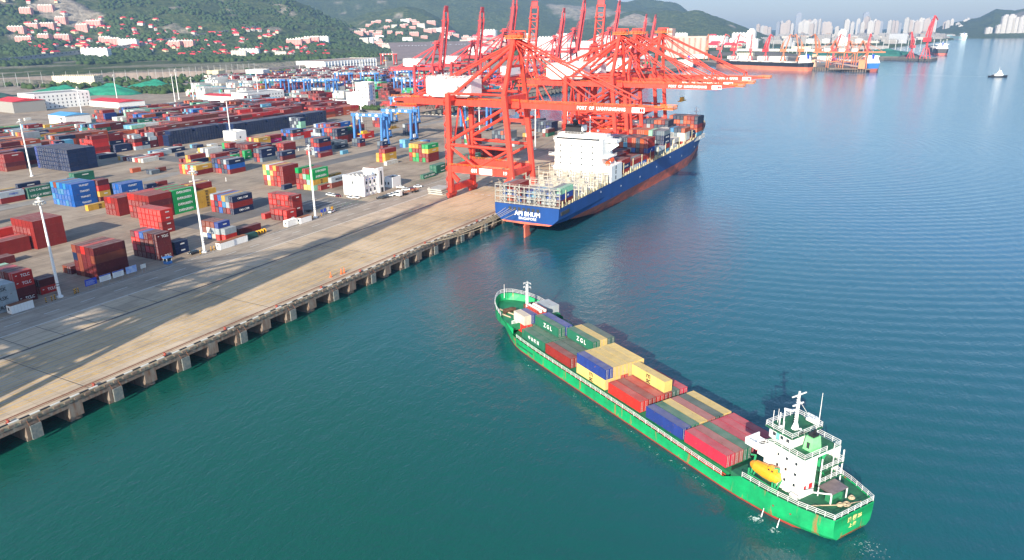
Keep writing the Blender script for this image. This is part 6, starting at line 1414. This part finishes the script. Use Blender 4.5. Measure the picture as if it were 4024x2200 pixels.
fm_ = MB().cyl((0,0,0),(0,0,36),1.0,.8,6).box(-1.5,-1.5,33,1.5,1.5,34).mesh('netting_pole', steelw); random.seed(9)
pts_ = [(-260+i*17, 2440+((i*37)%5)*14+i*9) for i in range(28)] + [(-520+i*30, 2320+(i%3)*60) for i in range(12)]
for x, y in pts_: tag(link('netting_pole', fm_, loc=(x, y, 0)), 'tall thin pale pole of the dust netting rows in the bulk port', 'pole', 'netting poles of the bulk port')
pn = MB().cyl((0,0,0),(0,0,22),.4,.25,6).mesh('yard_pole', steelw)
for i in range(34): x = -1205+i*6.5*(1 if i < 17 else 0); tag(link('yard_pole', pn, loc=(-1190+min(i,16)*11, 640+i*14, 0)), 'thin lamp pole in the line before the retaining wall', 'lamp pole', 'thin poles along the retaining wall')
net2 = mat('teal_netting', (.02,.13,.10), .8, ns=.1, na=.3)
for i, (x, y, rx, ry, h, c_) in enumerate(((-60,2320,110,40,16,0),(60,2330,80,35,20,0),(-250,2300,90,40,12,1),(-380,2250,80,30,12,1),(120,2240,30,20,10,1),(-170,2020,60,30,10,1))):
    heap(x, y, rx, ry, h, ['wide dark green netted coal heap at the far pier','flat dark ore heap in the bulk port'][c_], 0, net2 if c_ == 0 else seawall)
heap(-220,3000,230,40,8,'wide green netted heap before the storage tanks', 0, bpy.data.materials['dark_netting'])
# sheds between
for i, (x, y, w_, d_, h_, m_) in enumerate(((-140,1960,70,16,9,offw),(-230,1990,60,18,8,offw),(-40,1980,60,14,10,offw),(-340,2010,50,20,10,fwhite),(-430,2040,50,22,14,fbeige),(-110,2620,300,24,7,offw),(30,2950,260,24,9,fdim),(-480,1950,40,30,12,fgrey),(60,3700,70,40,40,fgrey),(-250,2100,40,24,12,fcream),(-180,2650,60,20,14,fcream))):
    building('port_shed', x, y, 0, w_, d_, h_, 0, m_, roofw, ['long pale','second pale','third pale','white windowed','beige windowed','very long white','farthest long white','grey windowed','tall grey','cream','small cream'][i]+' port building behind the slewing cranes', 'port building')
# ================================================================ trees
def tree_mass():
    """woodland on the lower slopes: thousands of crowns no one could count, one object"""
    rng = np.random.default_rng(5); ico = bmesh.new(); bmesh.ops.create_icosphere(ico, subdivisions=1, radius=1)
    bv = np.array([v.co[:] for v in ico.verts]); bf = np.array([[v.index for v in f.verts] for f in ico.faces]); ico.free()
    P = []
    def ok(x, y):
        for px_, py_, pr_ in placed:
            if abs(px_-x) < pr_*.8 and abs(py_-y) < pr_*.8: return False
        return True
    n = 0; rr = random.Random(77)
    while n < 9000:
        az = rr.uniform(-63.5, -36); D = rr.choice([rr.uniform(2050, 2900), rr.uniform(2400, 3900)]); x, y = pol(az, D); z = terr(x, y)
        if x > -1190 or z < 3: continue
        if mn.noise(Vector((x/120., y/120., 0))) < -.05: continue
        if n < 6000 and not ok(x, y): continue
        if quarry(az, D, x, y) > .3: continue
        P.append((x, y, z+2, rr.uniform(3.5, 9.5))); n += 1
    for _ in range(900):
        x = rr.uniform(-1160, -930); y = rr.uniform(680, 1240)
        if mn.noise(Vector((x/60., y/60., 4))) < .0: continue
        P.append((x, y, 3, rr.uniform(3, 6)))
    for _ in range(500): x, y = pol(rr.uniform(-40,-24), rr.uniform(2350,3000)); P.append((x, y, max(1,terr(x,y))+2, rr.uniform(5, 9)))
    for _ in range(260): P.append((rr.uniform(-880,-770), rr.uniform(700,800), 2, rr.uniform(3,6)))
    for _ in range(130): t = rr.random(); P.append((-470+t*120+rr.uniform(-5,5), 662-t*8+rr.uniform(-4,4), 2, rr.uniform(2,3.4)))
    P = np.array(P); N_ = len(P); J = 1+rng.uniform(-.35,.35,(N_, len(bv), 1)); V = bv[None]*J*P[:,None,3:4]*np.array([1,1,.85]) + P[:,None,:3]
    F = (bf[None]+(np.arange(N_)*len(bv))[:,None,None]).reshape(-1,3)
    me = bpy.data.meshes.new('woodland'); me.vertices.add(N_*len(bv)); me.vertices.foreach_set('co', V.reshape(-1))
    me.loops.add(len(F)*3); me.loops.foreach_set('vertex_index', F.reshape(-1)); me.polygons.add(len(F)); me.polygons.foreach_set('loop_start', np.arange(len(F))*3); me.polygons.foreach_set('loop_total', np.full(len(F),3)); me.update(); me.validate()
    me.materials.append(mat('tree_foliage', (.065,.10,.03), .95, ns=.02, na=.6, col2=(.025,.05,.018), spec=.1)); tag(link('woodland', me), 'dense green woodland covering the lower hillside around the houses', 'woodland', kind='stuff')
tree_mass()
# ================================================================ vehicles and small things of the quay
def car_proto(m_, name='car'):
    e = empty(name)
    b = MB().box(-.9,0,.35,.9,4.5,.95,taper=.04); b.obj('body', m_, e)
    c = MB(); c.box(-.78,1.0,.95,.78,3.6,1.48,taper=.16).obj('cabin', glass, e); MB().box(-.6,1.5,1.48,.6,3.2,1.53).obj('roof', m_, e)
    for x in (-.82,.82):
        for y in (.85,3.6): MB().cyl((x-.1,y,.33),(x+.1,y,.33),.33,.33,12).obj('wheel', rubber, e)
    for x in (-.65,.65): MB().box(x-.18,-.03,.6,x+.18,.02,.78).obj('headlight', white, e)
    return e
carw = car_proto(white); carb = None; kb = mat('car_black', (.02,.02,.025), .25); kr = mat('car_maroon', (.12,.01,.02), .3)
cars = [(-98,294,80,0,'leftmost of three parked cars by the office corner'),(-95.2,293.6,80,0,'middle of three parked cars by the office corner'),(-92.4,293.8,80,2,'maroon parked car by the office corner'),(-84,293.5,70,0,'left of two cars close before the office wall'),(-80.8,294.6,70,0,'right of two cars close before the office wall'),
 (-72.5,298.5,-55,1,'black car at the near end of the parked row by the road'),(-72.2,302,-55,1,'second black car of the parked row by the road'),(-72.2,305.2,-55,0,'third car of the parked row by the road'),(-72.2,308.4,-55,0,'fourth car of the parked row by the road'),(-72.4,311.6,-55,0,'fifth car of the parked row by the road'),
 (-79.8,325.5,-60,0,'white car parked against the annex wall'),(-73.2,321.6,-55,0,'white car behind the flatbed truck'),(-71.6,324.6,-55,2,'maroon car behind the flatbed truck'),(-72,331,-50,0,'white car parked farthest along the fence'),(-72.6,263,15,0,'white car driving past the blue signboards'),(-75.0,184.8,0,1,'dark car parked by the blue guard booth')]
protos = {0: carw}
for i, (x, y, rz, k, lab) in enumerate(cars):
    if k not in protos: protos[k] = car_proto(kb if k == 1 else kr); o = protos[k]
    else: o = protos[k] if (i == 0) else copy_tree(protos[k])
    o.location = (x, y, .02); o.rotation_euler = (0, 0, rad(rz)); tag(o, lab if 'car' in lab else lab+' car', 'car', 'cars parked near the harbour office')
def truck(x, y, rz, lab, trailer=True):
    e = empty('truck', (x, y, .02), rad(rz)); tag(e, lab, 'truck')
    MB().box(-1.25,0,.6,1.25,2.3,3.3,taper=.06).obj('cab', white, e); MB().box(-1.05,-.04,1.9,1.05,.02,2.8).obj('windscreen', glass, e)
    MB().box(-.5,2.3,.8,.5,6.5,1.1).obj('chassis', dark, e)
    if trailer: MB().box(-1.2,4.2,1.3,-.9,16.5,1.6).box(.9,4.2,1.3,1.2,16.5,1.6).box(-1.2,4.2,1.3,1.2,4.6,1.6).box(-1.2,9,1.3,1.2,9.4,1.6).box(-1.2,12.6,1.3,1.2,13,1.6).box(-1.2,16.2,1.3,1.2,16.6,1.6).obj('trailer', mat('trailer_rust', (.35,.13,.06), .8), e)
    for yy in (1.1,5.2,6.3)+((13.2,14.4,15.6) if trailer else ()):
        for xx in (-1.05,1.05): MB().cyl((xx-.16,yy,.5),(xx+.16,yy,.5),.5,.5,12).obj('wheel', rubber, e)
truck(-65.2,307.5,-3,'white truck with empty rusty trailer on the road by the office'); truck(-86,256,-20,'white tractor unit under the navy box beside the third mast', False)
def site_office(x, y, L_, lab, roof=rustm):
    e = empty('site_office', (x, y, 0)); tag(e, lab, 'site office', 'white site offices along the kerb')
    MB().box(-2.4,0,.1,0,L_,2.75).obj('wall', white, e); r = MB().box(-2.45,-.05,2.75,.05,L_+.05,2.85)
    for i in range(int(L_)+1): r.box(-2.3,i*.95,2.85,-.1,i*.95+.12,2.95)
    r.obj('roof', roof, e); MB().box(-1.6,-.03,1.1,-.9,0,2.1).obj('window', glass, e)
    rb = MB()
    for i in range(1, int(L_)): rb.box(0,i*1.0,.2,.03,i*1.0+.06,2.7)
    rb.obj('wall_ribs', offw, e)
site_office(-71.0,115.1,7.0,'white site office with rusty roof at the lower left, nearest the camera'); site_office(-69.6,195.4,7.2,'left of two white site offices by the second mast'); site_office(-69.9,202.8,7.2,'right of two white site offices by the second mast')
site_office(-71.6,234.6,6.4,'white site office with small window left of the third mast', offw); site_office(-70.3,241.6,7.0,'worn white site office just left of the third mast')
e = empty('guard_booth', (-72.2,172.6,0)); tag(e, 'small blue and white guard booth beside a dark car', 'guard booth'); MB().box(-2.2,0,0,0,2.2,1.1).obj('base', blue, e); MB().box(-2.1,.1,1.1,-.1,2.1,2.4).obj('glazing', glass, e); MB().box(-2.2,0,1.1,-2.0,.2,2.4).box(-.2,0,1.1,0,.2,2.4).box(-.2,2,1.1,0,2.2,2.4).box(-2.2,2,1.1,-2,2.2,2.4).obj('posts', white, e); MB().box(-2.5,-.3,2.4,.3,2.5,2.65).obj('roof', blue, e)
def board(x, y, w_, h_, m_, lab, z=1.4, stripe=None):
    e = empty('notice_board', (x, y, 0)); tag(e, lab, 'notice board', 'notice boards along the kerb')
    MB().box(-.05,0,z,.05,w_,z+h_).obj('panel', m_, e); MB().beam((0,w_*.2,0),(0,w_*.2,z),.1).beam((0,w_*.8,0),(0,w_*.8,z),.1).obj('posts', grey, e)
    if stripe: 
        b = MB()
        for i in range(5): b.box(.05,w_*.08,z+h_*(.15+.14*i),.06,w_*random.uniform(.7,.92),z+h_*(.15+.14*i)+.07)
        b.obj('printed_lines', stripe, e)
    if m_ == white: MB().box(.05,0,z+h_-.35,.07,w_,z+h_).obj('heading', signblue, e)
board(-72.3,140.4,4.2,2.3,signblue,'blue notice board, nearest of the five boards by the kerb',1.2,white); board(-72.2,145.6,4.2,2.3,white,'white notice board, second of the five boards by the kerb',1.2,grey); board(-72.2,150.6,4.2,2.3,white,'white notice board, third of the five boards by the kerb',1.2,grey)
board(-72.1,155.7,4.2,2.5,mat('picture_board', (.10,.25,.65), .5, ns=.8, na=.5, col2=(.7,.75,.8)),'picture notice board, fourth of the five boards by the kerb',1.2); board(-72.0,161.4,2.2,1.5,offw,'small white notice board, last of the five boards by the kerb',1.6)
board(-72.9,257.6,1.5,1.6,signblue,'blue signboard right of the third mast',1.4); board(-72.9,259.8,1.5,1.6,signblue,'small blue signboard in the middle of the row right of the third mast',1.5); board(-72.9,262,1.6,1.7,offw,'white signboard behind the driving white car',1.6); board(-72.8,264.6,1.5,1.4,yellow,'yellow signboard near the driving white car',1.6)
# striped bollards, cable reels, ladders, drum
sb_ = MB()
for i in range(6): sb_.cyl((0,0,i*.3),(0,0,i*.3+.3),.2,.2,8,i % 2)
sbm = sb_.mesh('striped_bollard', [black, yellow])
for x, y in ((-72.2,126.6),(-72,128.4),(-72.3,129.6),(-71.8,136),(-71.9,137.4),(-72.3,136.8),(-72,187.6),(-72.2,193),(-71.8,194.2),(-72,251),(-72.1,257)): tag(link('striped_bollard', sbm, loc=(x, y, 0)), 'black and yellow striped bollard at the foot of a light mast', 'bollard', 'striped bollards at the mast feet')
for i, (x, y) in enumerate(((-74,219.6),(-74.2,222.8))):
    e = empty('cable_reel', (x, y, 0)); tag(e, ['left','right'][i]+' yellow cable reel beside the dark green sheeted cargo', 'cable reel'); MB().cyl((0,-.8,1),(0,-.6,1),1,1,14).cyl((0,.6,1),(0,.8,1),1,1,14).obj('flanges', yellow, e); MB().cyl((0,-.6,1),(0,.6,1),.55,.55,12).obj('cable', dark, e)
o = MB().box(-2.6,0,0,0,6.5,2.3,taper=.3).obj('sheeted_cargo', mat('dark_sheet', (.01,.06,.05), .7, ns=1, na=.3), loc=(-71.5,210.8,0)); tag(o, 'dark green sheeted cargo right of the two white site offices', 'sheeted cargo')
for i, z in enumerate((0,.9,1.8)): o = MB().box(-9,0,z,0,11+(i == 0),z+.6).box(-9,1,z+.6,-8,2,z+.9).box(-1,9,z+.6,0,10,z+.9).obj('hatch_lid', mat('hatch_grey%d' % i, (.42,.41,.37), .8, ns=.3, na=.2), loc=(-46.5-(i*.8),321.5+i*.7,0)); tag(o, ['bottom','middle','top'][i]+' grey ship hatch lid in the stack beside the crane leg', 'hatch lid')
pm_ = mat('safety_orange', (.8,.15,.03), .5)
for i, (x, y) in enumerate(((-6.2,189.3),(-5.3,193.9),(-5.2,195.3))): o = MB().cyl((0,0,0),(0,0,1.5),.2,.16,8).cyl((0,0,1.5),(0,0,2.1),.2,.05,8).box(-.35,-.35,0,.35,.35,.3).obj('gas_post', pm_, loc=(x,y,.01)); tag(o, ['nearest','middle','far'][i]+' of three orange safety posts standing near the quay edge', 'safety post')
for i, (x, y) in enumerate(((-24,386),(-26,398),(-30,405))):
    pass
mpm = MB().cyl((0,0,0),(0,0,2.2),.14,.14,8).box(-.3,-.3,0,.3,.3,.2).mesh('lane_post', white)
for x, y in ((-205,252),(-200,262),(-196,271),(-190,280),(-186,288),(-183,298),(-226,402),(-222,410),(-232,392)): tag(link('lane_post', mpm, loc=(x, y, .01)), 'short white post marking the open yard lane', 'post', 'white lane posts in the yard')
fc = MB().rail([(-78,262,0),(-74,300,0)],1.6,2,2.4,.05).rail([(-77,335,0),(-75,366,0)],1.6,2,2.4,.05); tag(fc.obj('wire_fence', mat('fence_green', (.10,.22,.12), .7)), 'thin green wire fence beside the quay road near the office', 'fence')
